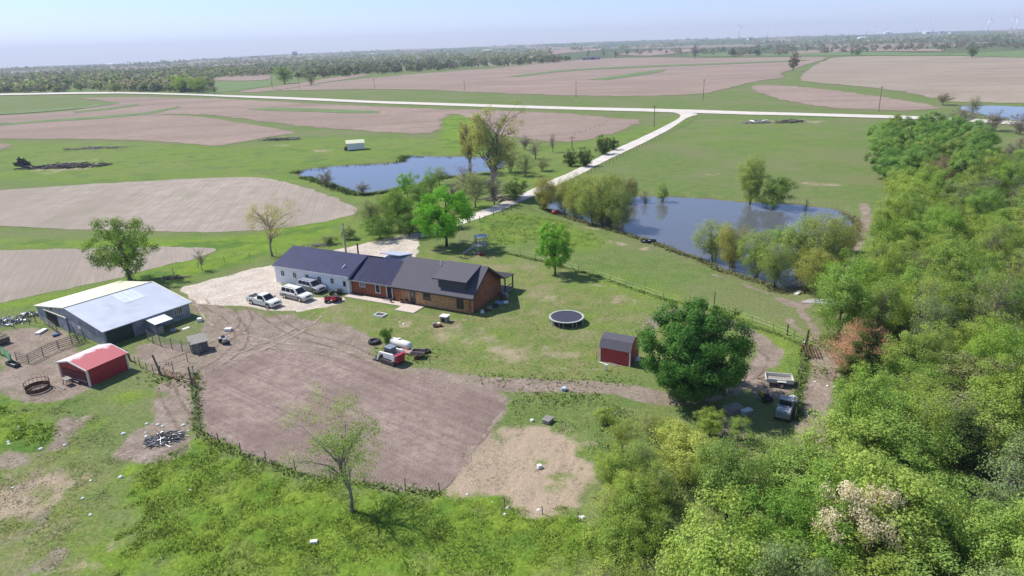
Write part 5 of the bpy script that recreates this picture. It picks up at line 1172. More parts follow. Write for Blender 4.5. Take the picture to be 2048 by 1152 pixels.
def junk(name, label, px, py, rz, boxes, group=None, cat=None, tubes=(), z=0):
    """boxes: (part, mat, x0,x1,y0,y1,z0,z1)"""
    x, y = W(px, py); t_ = thing(name, label, cat or name.split('_')[-1], (x, y, hz(x, y) + z), rz, group)
    for b in boxes: mb = MB(); mb.box(*b[2:]); mb.build(b[0], b[1], t_, bevel=.02 if min(b[3]-b[2], b[5]-b[4], b[7]-b[6]) > .08 else 0)
    for tb_ in tubes: mb = MB(); mb.tube(*tb_[2:]); mb.build(tb_[0], tb_[1], t_, True)
    return t_
# skid steer
x, y = W(784, 724); t_ = thing('track_loader', 'white and red compact track loader standing at the garden edge', 'loader', (x, y, hz(x, y)), hd + R(180) - R(6))
m_lw = M('loader white', (.66, .66, .64), .4, 0, .05); m_lr = M('loader red', (.46, .025, .05), .4, 0, .05); m_lt = M('loader track', (.09, .075, .065), .9, 0, .3, 8)
for s in (-1, 1):
    mb = MB(); mb.prism([(-1.0, .0), (-1.25, .25), (-1.1, .6), (1.0, .6), (1.2, .3), (.95, 0)], 'y', *sorted((s*.55, s*.95))); tr = mb.build('track', m_lt, t_)
    for k in range(4): mb = MB(); mb.tube([(-.75+.5*k, s*.955, .28), (-.75+.5*k, s*.975, .28)], .17, 10); mb.build('roller', m_dark, tr)
    mb = MB(); mb.prism([(-1.35, .7), (-1.45, 1.35), (-1.2, 1.62), (1.1, 1.5), (1.55, .75), (1.75, .25), (1.55, .2), (1.3, .7), (.95, 1.2), (-.9, 1.3), (-1.0, .7)], 'y', *sorted((s*.72, s*.94))); mb.build('lift_arm', m_lw, t_, bevel=.03)
mb = MB(); mb.box(-1.2, .9, -.54, .54, .35, 1.15); mb.build('body', m_lw, t_, bevel=.05)
mb = MB(); mb.box(-1.62, -1.21, -.7, .7, .45, 1.4); hd_ = mb.build('engine_door', m_lr, t_, bevel=.05)
for z in (.75, 1.0, 1.2): mb = MB(); mb.box(-1.64, -1.622, -.5, .5, z-.04, z+.04); mb.build('door_slot', m_dark, hd_)
P = [(-.55,-.5,1.16),(.85,-.5,1.16),(.85,.5,1.16),(-.55,.5,1.16),(-.45,-.46,2.0),(.6,-.46,2.0),(.6,.46,2.0),(-.45,.46,2.0)]
mb = MB(); mb.add(P, [(0,3,2,1),(4,5,6,7),(0,1,5,4),(1,2,6,5),(2,3,7,6),(3,0,4,7)]); mb.build('cab', M('loader cab grey', (.12, .14, .15), .5), t_, bevel=.04)
for q in ((P[0], P[1], P[5], P[4]), (P[2], P[3], P[7], P[6]), (P[1], P[2], P[6], P[5])): panel(t_, q, .1, .9, .1, .85, m_cargl, 'cab_window')
mb = MB(); mb.box(-.5, .68, -.52, .52, 2.0, 2.06); mb.build('cab_roof', M('loader roof', (.20, .24, .27), .4), t_)
mb = MB(); mb.prism([(1.7, .05), (2.5, .03), (2.45, .1), (1.85, .18), (1.8, .75), (1.7, .75)], 'y', -.95, .95); mb.build('bucket', m_dark, t_)
# propane tank
x, y = W(803, 697); t_ = thing('propane_tank', 'long white propane tank lying behind the track loader', 'tank', (x, y, hz(x, y)), hd - R(4))
mb = MB(); rr_ = .52; pr = [(-1.75, .02), (-1.7, .25), (-1.55, .43), (-1.3, .52), (1.3, .52), (1.55, .43), (1.7, .25), (1.75, .02)]; mb.tube([(a, 0, .72) for a, _ in pr], [b for _, b in pr], 20); mb.build('shell', m_wpaint, t_, True)
mb = MB(); mb.lathe([(.22, 1.2), (.22, 1.38), (.1, 1.44)], 12, (-.2, 0, 0)); mb.build('valve_dome', m_wpaint, t_)
for a in (-1, 1): mb = MB(); mb.box(a-.1, a+.1, -.4, .4, 0, .3); mb.build('leg', m_conc, t_)
def torus(name, label, px, py, Rr, r_, mat, part='tread', z=0, cat=None, group=None, inner=None):
    x, y = W(px, py); t_ = thing(name, label, cat or name, (x, y, hz(x, y) + z), 0, group); pr = []
    for k in range(10): a = 2*math.pi*k/10; pr.append((Rr + r_*math.cos(a), r_ + r_*math.sin(a)*1.0))
    mb = MB(); n = 22; vs = [(p*math.cos(2*math.pi*j/n), p*math.sin(2*math.pi*j/n), q) for p, q in pr for j in range(n)]
    mb.add(vs, [(i*n+j, i*n+(j+1) % n, ((i+1) % 10)*n+(j+1) % n, ((i+1) % 10)*n+j) for i in range(10) for j in range(n)]); mb.build(part, mat, t_, True)
    if inner: mb = MB(); mb.lathe([(Rr-r_*.8, .03), (Rr-r_*.8, r_*.8)], 16); mb.build('rim', inner, t_)
    return t_
torus('tractor_tyre', 'big black tractor tyre lying flat beside the dark bush', 749, 686, .62, .22, m_tyre, inner=M('tyre hub', (.10, .10, .10), .8), cat='tyre')
torus('tractor_tyre', 'black tyre lying in the weeds behind the old cart', 852, 705, .45, .17, m_tyre, cat='tyre')
junk('old_cart', 'small pale rusty cart in the weeds right of the track loader', 837, 715, hd + R(20), [('bed', m_rust, -.8, .8, -.45, .45, .5, .62), ('side_board', m_wood, -.8, .8, -.5, -.452, .5, .95), ('side_board', m_wood, -.8, .8, .452, .5, .5, .95), ('end_board', m_trimw, -.85, -.802, -.5, .5, .5, .95), ('axle', m_rust, -.1, .1, -.7, .7, .3, .4)], cat='cart',
     tubes=[('wheel', m_rust, [(0, -.75, .35), (0, -.62, .35)], .35, 12), ('wheel', m_rust, [(0, .62, .35), (0, .75, .35)], .35, 12)])
junk('brick_stack', 'low stack of pinkish bricks between loader and white tank', 812, 707, hd, [('brick_pile', M('pale red bricks', (.40, .22, .19), .9, 0, .3, 8), -1.1, .9, -.4, .4, 0, .35)], cat='bricks')
# sandbox frame, dog house with red mower, trough
x, y = W(761, 632); t_ = thing('planter_frame', 'empty square pale timber frame on the lawn below the walk', 'planter', (x, y, hz(x, y)), hd + R(3))
for b in ((-.8,.8,-.62,-.5),(-.8,.8,.5,.62),(-.8,-.68,-.499,.499),(.68,.8,-.499,.499)): mb = MB(); mb.box(*b, 0, .28); mb.build('board', m_trimw, t_)
mb = MB(); mb.box(-.68, .68, -.5, .5, .01, .12); mb.build('soil_fill', M('planter soil', (.09, .07, .055), .95), t_)
junk('dog_house', 'grey box kennel on the lawn in front of the log end', 890, 643, hd + R(8), [('wall', m_wood, -.5, .5, -.45, .45, 0, .85), ('opening', m_black, -.25, .2, -.47, -.452, .1, .6), ('roof', m_trimw, -.6, .6, -.56, .56, .86, .93)], cat='kennel')
junk('lawn_mower', 'small orange and white mower beside the grey kennel', 878, 653, hd + R(40), [('deck', M('mower orange', (.45, .07, .02), .5), -.4, .4, -.3, .3, .12, .32), ('engine', m_trimw, -.2, .2, -.18, .18, .32, .55), ('bag', m_wood, -.85, -.42, -.25, .25, .15, .6)], cat='mower',
     tubes=[('wheel', m_tyre, [(.3, -.36, .13), (.3, -.3, .13)], .13, 10), ('wheel', m_tyre, [(.3, .3, .13), (.3, .36, .13)], .13, 10), ('handle', m_dark, [(-.3, 0, .3), (-.9, 0, .95)], .02, 5)])
# trampoline
x, y = W(1133, 645); t_ = thing('trampoline', 'round dark trampoline with pale padded rim on the lawn', 'trampoline', (x, y, hz(x, y)))
mb = MB(); mb.lathe([(2.12, .86), (2.12, .875)], 48); mb.build('mat', M('trampoline mat', (.035, .033, .055), .6, 0, .1, 1), t_)
mb = MB(); n = 48; prr = [(2.13, .87), (2.13, .93), (2.40, .93), (2.40, .85)]; vs = [(p*math.cos(2*math.pi*j/n), p*math.sin(2*math.pi*j/n), q) for p, q in prr for j in range(n)]
mb.add(vs, [(i*n+j, i*n+(j+1) % n, ((i+1) % 4)*n+(j+1) % n, ((i+1) % 4)*n+j) for i in range(4) for j in range(n)]); mb.build('rim_pad', M('faded pad', (.36, .38, .34), .7, 0, .2, 2), t_)
for k in range(8):
    a = 2*math.pi*(k+.5)/8; mb = MB(); q = 2.36; da = .12
    mb.tube([(q*math.cos(a-da), q*math.sin(a-da), .86), (q*math.cos(a-da), q*math.sin(a-da), .04), (q*math.cos(a+da), q*math.sin(a+da), .04), (q*math.cos(a+da), q*math.sin(a+da), .86)], .035, 6); mb.build('leg', m_metal, t_)
mb = MB(); mb.lathe([(2.0, .012), (2.0, .02)], 32); mb.build('under_disc', M('dark ground disc', (.08, .075, .06), .95), t_)  # dark disc laid on the ground below the mat
# play tower with slide
x, y = W(962, 506); t_ = thing('play_tower', 'blue-grey wooden play tower with swing beam and slide', 'playset', (x, y, hz(x, y)), R(12))
m_pw = M('painted play wood', (.17, .185, .22), .8, 0, .2, 5)
for a in (-.9, .9):
    for b in (-.9, .9): mb = MB(); mb.box(a-.06, a+.06, b-.06, b+.06, 0, 3.3); mb.build('post', m_pw, t_)
mb = MB(); mb.box(-1.0, 1.0, -1.0, 1.0, 1.45, 1.53); mb.build('deck', m_pw, t_)
mb = MB(); mb.slab([(-1.15, -1.15, 3.3), (1.15, -1.15, 3.3), (1.15, 0, 3.55), (-1.15, 0, 3.55)], -.05); mb.slab([(-1.15, 0, 3.55), (1.15, 0, 3.55), (1.15, 1.15, 3.3), (-1.15, 1.15, 3.3)], -.05); mb.build('roof', M('pale play roof', (.30, .34, .40), .6), t_)
for s in (-1, 1):
    for k in range(7): mb = MB(); mb.box(-.8+.25*k, -.72+.25*k, s*.98-.02, s*.98+.02, 1.53, 2.4); mb.build('slat', m_trimw if s < 0 else m_pw, t_)
for s in (-1, 1): mb = MB(); mb.box(-.95, .95, s*.98-.03, s*.98+.03, 2.4, 2.47); mb.build('rail', m_pw, t_)
mb = MB(); mb.slab([(-.95, -.35, 1.5), (-.95, .25, 1.5), (-3.3, .25, .12), (-3.3, -.35, .12)], .05); sl_ = mb.build('slide', M('grey slide', (.30, .32, .36), .4), t_)
for b in (-.4, .27): mb = MB(); mb.slab([(-.95, b, 1.52), (-.95, b+.05, 1.52), (-3.3, b+.05, .14), (-3.3, b, .14)], .2); mb.build('slide_edge', sl_.data.materials[0], t_)
mb = MB(); mb.tube([(-.8, -.9, 0), (-.95, -.9, 1.5)], .04, 6); mb.tube([(-.3, -1.4, 0), (-.3, -.95, 1.5)], .04, 6); mb.tube([(.2, -1.4, 0), (.2, -.95, 1.5)], .04, 6); mb.build('ladder', m_wood, t_)
junk('toy_car', 'red plastic toy on the ground by the play tower', 963, 511, .4, [('body', bpy.data.materials['red plastic'], -.5, .5, -.25, .25, .1, .4), ('seat', m_dark, -.2, .1, -.2, .2, .4, .55)], cat='toy', tubes=[('wheel', m_tyre, [(-.3, -.3, .12), (-.3, .3, .12)], .12, 8), ('wheel', m_tyre, [(.3, -.3, .12), (.3, .3, .12)], .12, 8)])
junk('paddling_pool', 'small blue toy tub lying under the play tower', 952, 508, .2, [('tub', M('blue plastic', (.12, .25, .42), .4), -.5, .5, -.4, .4, 0, .22), ('water', m_glassb, -.42, .42, -.32, .32, .221, .23)], cat='toy')
# boat and barrel at the pond
x, y = W(1297, 481); t_ = thing('rowing_boat', 'dark flat-bottomed boat pulled up on the near bank of the pond', 'boat', (x, y, hz(x, y) + .05), R(12))
mb = MB(); sec = [(-1.5, .45), (-.6, .58), (.5, .56), (1.2, .34), (1.6, .05)]; vs = []
for a, b in sec: vs += [(a, -b, .42), (a, -b*.75, .02), (a, b*.75, .02), (a, b, .42)]
mb.add(vs, [(i*4+k, i*4+k+1, i*4+k+5, i*4+k+4) for i in range(4) for k in range(3)] + [(0, 1, 2, 3)]); hl = mb.build('hull', M('dark boat hull', (.055, .06, .075), .5), t_)
sol = hl.modifiers.new('s', 'SOLIDIFY'); sol.thickness = .04
for a in (-.9, .2): mb = MB(); mb.box(a-.12, a+.12, -.5, .5, .3, .34); mb.build('bench', m_metal, t_)
x, y = W(1111, 425); t_ = thing('steel_barrel', 'red barrel lying at the waterline by the yellowish willows', 'barrel', (x, y, -.3), R(20)); mb = MB(); mb.tube([(-.75, 0, .4), (.75, 0, .4)], .46, 14); mb.build('drum', M('barrel red', (.40, .05, .05), .5), t_, True)
for a in (-.3, .3): mb = MB(); mb.tube([(a-.03, 0, .4), (a+.03, 0, .4)], .48, 14); mb.build('hoop', m_rust, t_)
# trailer
x, y = W(1557, 768); t_ = thing('utility_trailer', 'small white wooden trailer parked by the wire fence', 'trailer', (x, y, hz(x, y)), R(-14))
mb = MB(); mb.box(-1.35, 1.35, -.75, .75, .5, .58); mb.build('deck', m_wood, t_)
for a in ((-1.4, 1.4, -.82, -.752), (-1.4, 1.4, .752, .82)): mb = MB(); mb.box(*a, .5, .95); mb.build('side_board', m_wpaint, t_)
for a in ((-1.41, -1.352, -.75, .75), (1.352, 1.41, -.75, .75)): mb = MB(); mb.box(*a, .5, .9); mb.build('end_board', m_wpaint, t_)
for s in (-1, 1): wheel(t_, .15, s*.98, .34, .2)
for s in (-1, 1): mb = MB(); mb.box(-.3, .6, *sorted((s*.86, s*1.1)), .74, .78); mb.build('fender', m_wpaint, t_)
mb = MB(); mb.tube([(-1.4, -.4, .5), (-2.3, 0, .45)], .04, 5); mb.tube([(-1.4, .4, .5), (-2.3, 0, .45)], .04, 5); mb.build('drawbar', m_rust, t_)
# scrap near it
junk('utility_cart', 'grey parked utility vehicle half under the trees by the fence', 1568, 832, R(60), [('body', M('dull grey paint', (.20, .22, .25), .5), -1.3, 1.2, -.7, .7, .4, 1.0), ('hood', M('grey hood', (.26, .29, .33), .4), -1.2, .2, -.65, .65, 1.0, 1.12), ('windscreen', m_cargl, .25, .32, -.6, .6, 1.0, 1.6), ('roof', m_gpaint, .3, 1.2, -.65, .65, 1.6, 1.66), ('seat', m_dark, .5, .9, -.55, .55, 1.0, 1.3)], cat='utility vehicle',
     tubes=[('wheel', m_tyre, [(-.9, -.8, .35), (-.9, -.6, .35)], .35, 12), ('wheel', m_tyre, [(-.9, .6, .35), (-.9, .8, .35)], .35, 12), ('wheel', m_tyre, [(.8, -.8, .35), (.8, -.6, .35)], .35, 12), ('wheel', m_tyre, [(.8, .6, .35), (.8, .8, .35)], .35, 12)])
junk('feed_bag', 'white crumpled sack pile at the fence above the grey vehicle', 1583, 806, .3, [('sack', m_trimw, -.6, .5, -.4, .4, 0, .5), ('sack', m_trimw, -.2, .9, .1, .7, .0, .35), ('sack', m_wpaint, -.3, .4, -.2, .3, .5, .75)], cat='sack')
junk('garden_tractor', 'yellow and black garden tractor at the edge of the scrub by the trailer', 1529, 800, R(100), [('hood', M('tractor yellow', (.55, .33, .03), .5), 0, .8, -.25, .25, .4, .8), ('seat', m_dark, -.45, -.1, -.22, .22, .5, .9), ('chassis', m_dark, -.7, .8, -.3, .3, .25, .4)], cat='tractor',
     tubes=[('wheel', m_tyre, [(-.5, -.5, .3), (-.5, -.3, .3)], .3, 10), ('wheel', m_tyre, [(-.5, .3, .3), (-.5, .5, .3)], .3, 10), ('wheel', m_tyre, [(.6, -.4, .2), (.6, -.3, .2)], .2, 10)])
junk('feed_bin', 'grey tarp covered pile in the shade right under the shade tree', 1466, 822, .4, [('cover', m_wood, -.9, .9, -.6, .6, 0, .55), ('crate', m_metal, .2, 1.4, -1.4, -.7, 0, .5)], cat='pile')
# barn yard things
junk('small_tractor', 'little grey garden tractor on the dirt right of the coop', 449, 686, R(-50), [('hood', m_gpaint, .1, .85, -.25, .25, .4, .8), ('seat', m_dark, -.4, 0, -.22, .22, .5, 1.0), ('chassis', m_dark, -.7, .85, -.3, .3, .25, .4), ('wheel_guard', m_metal, -.8, -.2, -.5, .5, .6, .66)], cat='tractor',
     tubes=[('wheel', m_tyre, [(-.5, -.52, .3), (-.5, -.3, .3)], .32, 10), ('wheel', m_tyre, [(-.5, .3, .3), (-.5, .52, .3)], .32, 10), ('wheel', m_tyre, [(.6, -.42, .2), (.6, -.3, .2)], .2, 10), ('wheel', m_tyre, [(.6, .3, .2), (.6, .42, .2)], .2, 10), ('steering_wheel', m_dark, [(0, 0, .8), (-.1, 0, 1.05)], .03, 6)])
for nm, lb, a, b, bx_ in [('plastic_tub', 'white plastic tub on the dirt above the little tractor', 457, 662, ('tub', m_trimw, -.45, .45, -.3, .3, 0, .4)), ('water_bucket', 'white lidded bucket by the far corner of the barn', 400, 643, ('pail', m_trimw, -.35, .35, -.3, .3, 0, .5)),
    ('plastic_sheet', 'pale scrap sheet on the grass beside the barn wall', 372, 657, ('sheet', m_trimw, -.5, .5, -.25, .25, 0, .06)), ('feed_pan', 'grey pan against the barn wall by the lean-to', 347, 662, ('pan', m_metal, -.4, .4, -.3, .3, 0, .25)),
    ('feed_bucket', 'blue-white bucket on the dirt path below the lawn', 1128, 781, ('pail', M('pale blue plastic', (.40, .50, .62), .4), -.28, .28, -.22, .22, 0, .38)), ('marker_post', 'white pipe stub on the lawn in front of the gambrel shed', 1212, 741, ('pipe', m_trimw, -.1, .1, -.1, .1, 0, .75)),
    ('white_rock', 'white rock lying alone in the grass at the bottom, left of the gnarled tree', 628, 1086, ('stone', m_trimw, -.28, .28, -.16, .16, 0, .22)), ('white_bag', 'white sack in the dry straw patch', 1079, 936, ('sack', m_trimw, -.2, .2, -.18, .18, 0, .35)), ('salt_block', 'small white block near the upturned crate', 1064, 842, ('block', m_trimw, -.16, .16, -.14, .14, 0, .22)),
    ('marker_stake', 'short white stake in the left pasture', 39, 860, ('stake', m_trimw, -.06, .06, -.06, .06, 0, .45)), ('blue_tub', 'blue tub beside the barn sliding door', 112, 672, ('tub', M('tub blue', (.05, .10, .22), .5), -.4, .4, -.3, .3, 0, .3)), ('white_tarp', 'crumpled white tarp in the corral by the gate', 84, 665, ('tarp', m_trimw, -.9, .8, -.35, .35, 0, .3)),
    ('white_slab', 'white slab on the pond tip bank', 1597, 583, ('slab', m_trimw, -.9, .9, -.3, .3, 0, .25))]:
    o = junk(nm, lb, a, b, random.uniform(0, 3), [bx_], cat=nm.split('_')[-1])
junk('wooden_crate', 'upturned slatted wooden crate by the dry straw patch', 1096, 844, R(55), [('slat', m_wood, -.55, .55, -.42 + .22*k, -.24 + .22*k, .42, .46) for k in range(4)] + [('frame', m_wood, -.5, .5, -.38, .4, .05, .40)], cat='crate')
junk('saw_bench', 'broken wooden bench frame beside the red livestock shed', 137, 770, R(-35), [('top', m_wood, -.7, .5, -.35, .35, .75, .83), ('plank', m_wood, -.9, .9, -.9, -.7, .05, .1), ('plank', m_wood, -.5, 1.1, .6, .75, .3, .36)], cat='bench', tubes=[('leg', m_wood, [(-.6, -.3, 0), (-.4, -.2, .75)], .05, 5), ('leg', m_wood, [(-.6, .3, 0), (-.4, .2, .75)], .05, 5), ('leg', m_wood, [(.5, -.3, 0), (.3, -.2, .75)], .05, 5), ('leg', m_wood, [(.5, .3, 0), (.3, .2, .75)], .05, 5)])
# bale feeder ring
x, y = W(77, 780); t_ = thing('bale_feeder', 'rusty round bale feeder ring standing on bare ground', 'feeder', (x, y, hz(x, y)))
n = 32
for z0, z1, nm in ((.05, .55, 'skirt'), (1.0, 1.05, 'top_hoop')):
    mb = MB(); vs = [(1.25*math.cos(2*math.pi*j/n)*s, 1.25*math.sin(2*math.pi*j/n)*s, z) for s, z in ((1, z0), (1, z1), (.975, z1), (.975, z0)) for j in range(n)]
    mb.add(vs, [(i*n+j, i*n+(j+1) % n, ((i+1) % 4)*n+(j+1) % n, ((i+1) % 4)*n+j) for i in range(4) for j in range(n)]); mb.build(nm, m_rust, t_)
mb = MB(); mb.tube([(1.26, 0, .5), (1.26, 0, 1.25)], .02, 5); br = mb.mesh('bar', m_rust)
for k in range(18): b = link('bar', br, t_); b.rotation_euler = (0, 0, 2*math.pi*k/18)
# clutter beside the house gable and the shed
for k, (u, v, sx, sy, sz, mt, lb) in enumerate([(14.6, -3.4, .5, .3, .3, m_trimw, 'white bag on the ground at the front log corner'), (14.9, -1.8, .7, .4, .35, m_gpaint, 'grey box in the shade of the log gable'), (15.3, -.6, .5, .3, .4, m_dark, 'dark bin in the shade of the log gable'),
    (15.1, .8, .8, .5, .3, M('blue tarp', (.20, .28, .40), .6), 'bluish tarp in the shade of the log gable'), (15.9, 1.4, .5, .3, .25, m_trimw, 'white scrap farthest out in the gable shade'), (14.9, 2.4, .6, .4, .6, m_rust, 'rusty grill by the porch corner'), (15.0, -2.6, .4, .6, .2, m_rust, 'brown crate in the gable shade near the front corner'), (14.7, 3.6, .6, .3, .5, m_metal, 'grey can beside the porch')]):
    p = at_h(u, v); o = thing('yard_clutter', lb, 'clutter', (p[0], p[1], 0), random.uniform(0, 3)); mb = MB(); mb.prism([(-sy/1, 0), (-sy*.8, sz), (sy*.6, sz*1.1), (sy, 0)], 'x', -sx/1.4, sx/1.4); mb.build('body', mt, o, bevel=.03); mb = MB(); mb.box(-sx*.4, sx*.4, -sy*.4, sy*.4, sz*1.1, sz*1.25); mb.build('lid', mt, o)
for k, (u, v, lb) in enumerate([(1.4, -4.75, 'clay pot with plants left of the front door'), (2.35, -4.6, 'clay pot right beside the front step'), (-.1, -5.2, 'stone urn at the end of the board wall')]):
    p = at_h(u, v, .1); o = thing('plant_pot', lb, 'plant pot', p, 0); mb = MB(); mb.lathe([(.14, 0), (.22, .35), (.24, .36)], 12); mb.build('pot', M('clay %d' % k, (.30, .20, .14), .8), o)
    r = np.random.default_rng(k); V_, F_ = leaf_cloud(np.array([[0, 0, .5]]), [.22], 150, .05, r, np.zeros(3)); l = link('foliage', np_mesh('foliage', V_, F_, LEAF), o, (.12, .16, .05))
# ladder rack pieces at the gambrel shed
junk('red_cattle_panel', 'red metal frame leaning at the gambrel shed wall', 1206, 722, R(-29), [('rail', M('faded red metal', (.40, .10, .09), .6), -.8, .8, -.02, .02, z, z + .05) for z in (.2, .5, .8, 1.05)] + [('upright', bpy.data.materials['faded red metal'], a - .03, a + .03, -.05, -.021, .1, 1.1) for a in (-.8, 0, .8)], cat='panel')
junk('scrap_lumber', 'loose boards on the grass before the gambrel shed', 1222, 730, R(-40), [('board', m_wood, -1.1, .9, 0, .12, .02, .06), ('board', m_wood, -.6, 1.2, .3, .42, .02, .06), ('board', m_trimw, -1.5, -.2, -.3, -.18, .02, .07)], cat='boards')
junk('blue_drum', 'pale blue and white junk heap on the far side of the gambrel shed', 1266, 722, R(20), [('drum', M('dull blue', (.22, .27, .36), .5), -.3, .3, -.3, .3, 0, .8), ('sheet', m_trimw, .3, .9, -.3, .3, 0, .35)], cat='junk')
# feed trough and green gate at left edge
junk('feed_trough', 'dark metal trough lying at the left end of the corral', 27, 731, R(-30), [('tray', m_metal, -1.0, 1.0, -.32, .32, .05, .12), ('side', m_dark, -1.0, 1.0, -.38, -.321, .05, .45), ('side', m_dark, -1.0, 1.0, .321, .38, .05, .45), ('end', m_dark, -1.06, -1.001, -.38, .38, .05, .45), ('end', m_dark, 1.001, 1.06, -.38, .38, .05, .45)], cat='trough')
junk('hay_feeder', 'dark timber hay feeder at the left edge of the corral', -2, 690, R(60), [('rack', m_post, -1.2, 1.2, -.6, .6, .2, .9), ('beam', m_post, -1.3, 1.3, -.05, .05, 1.0, 1.1)], cat='feeder')
# white poles pile by pond tip, gate panel lying
x, y = W(1640, 605); t_ = thing('pipe_pile', 'white plastic pipes and scrap dumped by the forest edge', 'pipes', (x, y, hz(x, y)), R(-12))
for k in range(6): mb = MB(); mb.tube([(-2.6 + .2*k, -.5 + .2*k, .1), (1.6 + .25*k, -.9 + .3*k, .12)], .05, 5); mb.build('pipe', m_trimw, t_)
for k in range(5): mb = MB(); mb.prism([(-.2, 0), (-.15, .3), (.2, .25), (.25, 0)], 'x', .1 + .35*k, .38 + .35*k); mb.xf(Matrix.Translation((0, .5 + .1*(k % 2), 0))); mb.build('stone', m_trimw, t_)
x, y = W(1621, 706); t_ = thing('cattle_gate', 'dark slatted gate panel leaning flat beside the track', 'gate', (x, y, hz(x, y) + .12), R(76))
for k in range(6): mb = MB(); mb.box(-1.7, 1.6, -.95 + .36*k, -.87 + .36*k, .1 + .03*k, .16 + .03*k); mb.build('bar', m_rust, t_)
for a in (-1.72, 1.62): mb = MB(); mb.box(a - .04, a + .04, -1.0, 1.0, .06, .14); mb.build('frame', m_rust, t_)
# burnt pile
def heap(name, label, px, py, n, rx, ry, l0, l1, th, mats, hh=.5, cat='pile', group=None, part='stick', extra=None, flat=.12):
    x, y = W(px, py); t_ = thing(name, label, cat, (x, y, hz(x, y)), random.uniform(-.1, .1), group); per = max(1, n // 3)
    for j, mt in enumerate(mats):
        mb = MB()
        for k in range(n // len(mats)):
            a, q = random.uniform(0, 6.28), random.random() ** .6; c = Vector((math.cos(a)*q*rx, math.sin(a)*q*ry, random.uniform(.03, hh) * (1 - q*.7))); d = Vector((random.gauss(0, 1), random.gauss(0, .6), random.gauss(0, flat))).normalized() * random.uniform(l0, l1) * .5
            mb.tube([c - d, c + Vector((random.uniform(-.1, .1),)*3), c + d], [random.uniform(.5, 1)*th, random.uniform(.5, 1)*th, th*.3], 5)
        o = mb.build(part, mt, t_); o['kind'] = 'stuff'
    return t_
m_ash = M('grey ash', (.17, .165, .17), .95, 0, .5, 5); m_char = M('charred wood', (.03, .028, .03), .9); m_dead = M('dead pale wood', (.30, .26, .21), .9, 0, .3, 5); m_deadd = M('dead dark wood', (.10, .085, .07), .9, 0, .3, 5)
heap('burn_pile', 'black and grey burnt scrap heap on bare ground', 330, 880, 240, 1.9, 1.5, .3, 1.1, .05, [m_ash, m_char, m_dark, m_metal], .45)
heap('brush_pile', 'long brush pile of dark fallen trunks in the left pasture', 130, 334, 260, 15, 2.6, 3, 9, .2, [m_dead, m_deadd, m_char, m_dead], 1.3, group='brush piles', flat=.06)
heap('root_heap', 'dark root heap at the left end of the long brush pile', 45, 331, 80, 2.6, 2.0, .8, 2.4, .3, [m_deadd, m_char], 3.0, flat=.8, cat='pile')
heap('brush_pile', 'faded brush pile above the long one in the left pasture', 192, 297, 90, 13, 3, 2, 6, .16, [m_dead, m_dead], .9, group='brush piles')
heap('brush_pile', 'pale brush pile at the tip of the tilled field', 560, 280, 90, 9, 2.5, 2, 6, .18, [m_dead, m_deadd], .9, group='brush piles')
heap('brush_pile', 'grey brush pile in the meadow near the road, left one', 1515, 246, 120, 6, 2, 1.5, 5, .16, [m_dead, m_metal], 1.4, group='brush piles')
heap('brush_pile', 'grey brush pile in the meadow near the road, right one', 1580, 245, 120, 6.5, 1.8, 1.5, 5, .16, [m_dead, m_deadd], 1.7, group='brush piles')
heap('brush_pile', 'scatter of branches beside the ditch above the white wing', 640, 492, 60, 3.5, 1.2, 1, 3, .05, [m_dead], .4, group='brush piles')
heap('scrap_heap', 'white and black junk heap at the left edge behind the barn', 15, 645, 80, 3.2, 1.6, .4, 1.8, .12, [m_trimw, m_dark, m_metal], .9)
heap('scrap_heap', 'small junk heap against the barn corner behind the corral', 60, 632, 50, 2.0, 1.0, .4, 1.4, .09, [m_dark, m_metal], .7)
heap('scrap_heap', 'flattened dark green debris on the grass beside the tree shadow', 347, 557, 50, 2.6, 1.0, .5, 2, .07, [m_deadd, m_dead], .5)
heap('driftwood', 'fallen pale trunks at the foot of the tall cottonwood', 1000, 400, 60, 4, 1.5, 2, 6, .14, [m_dead], 1.5)
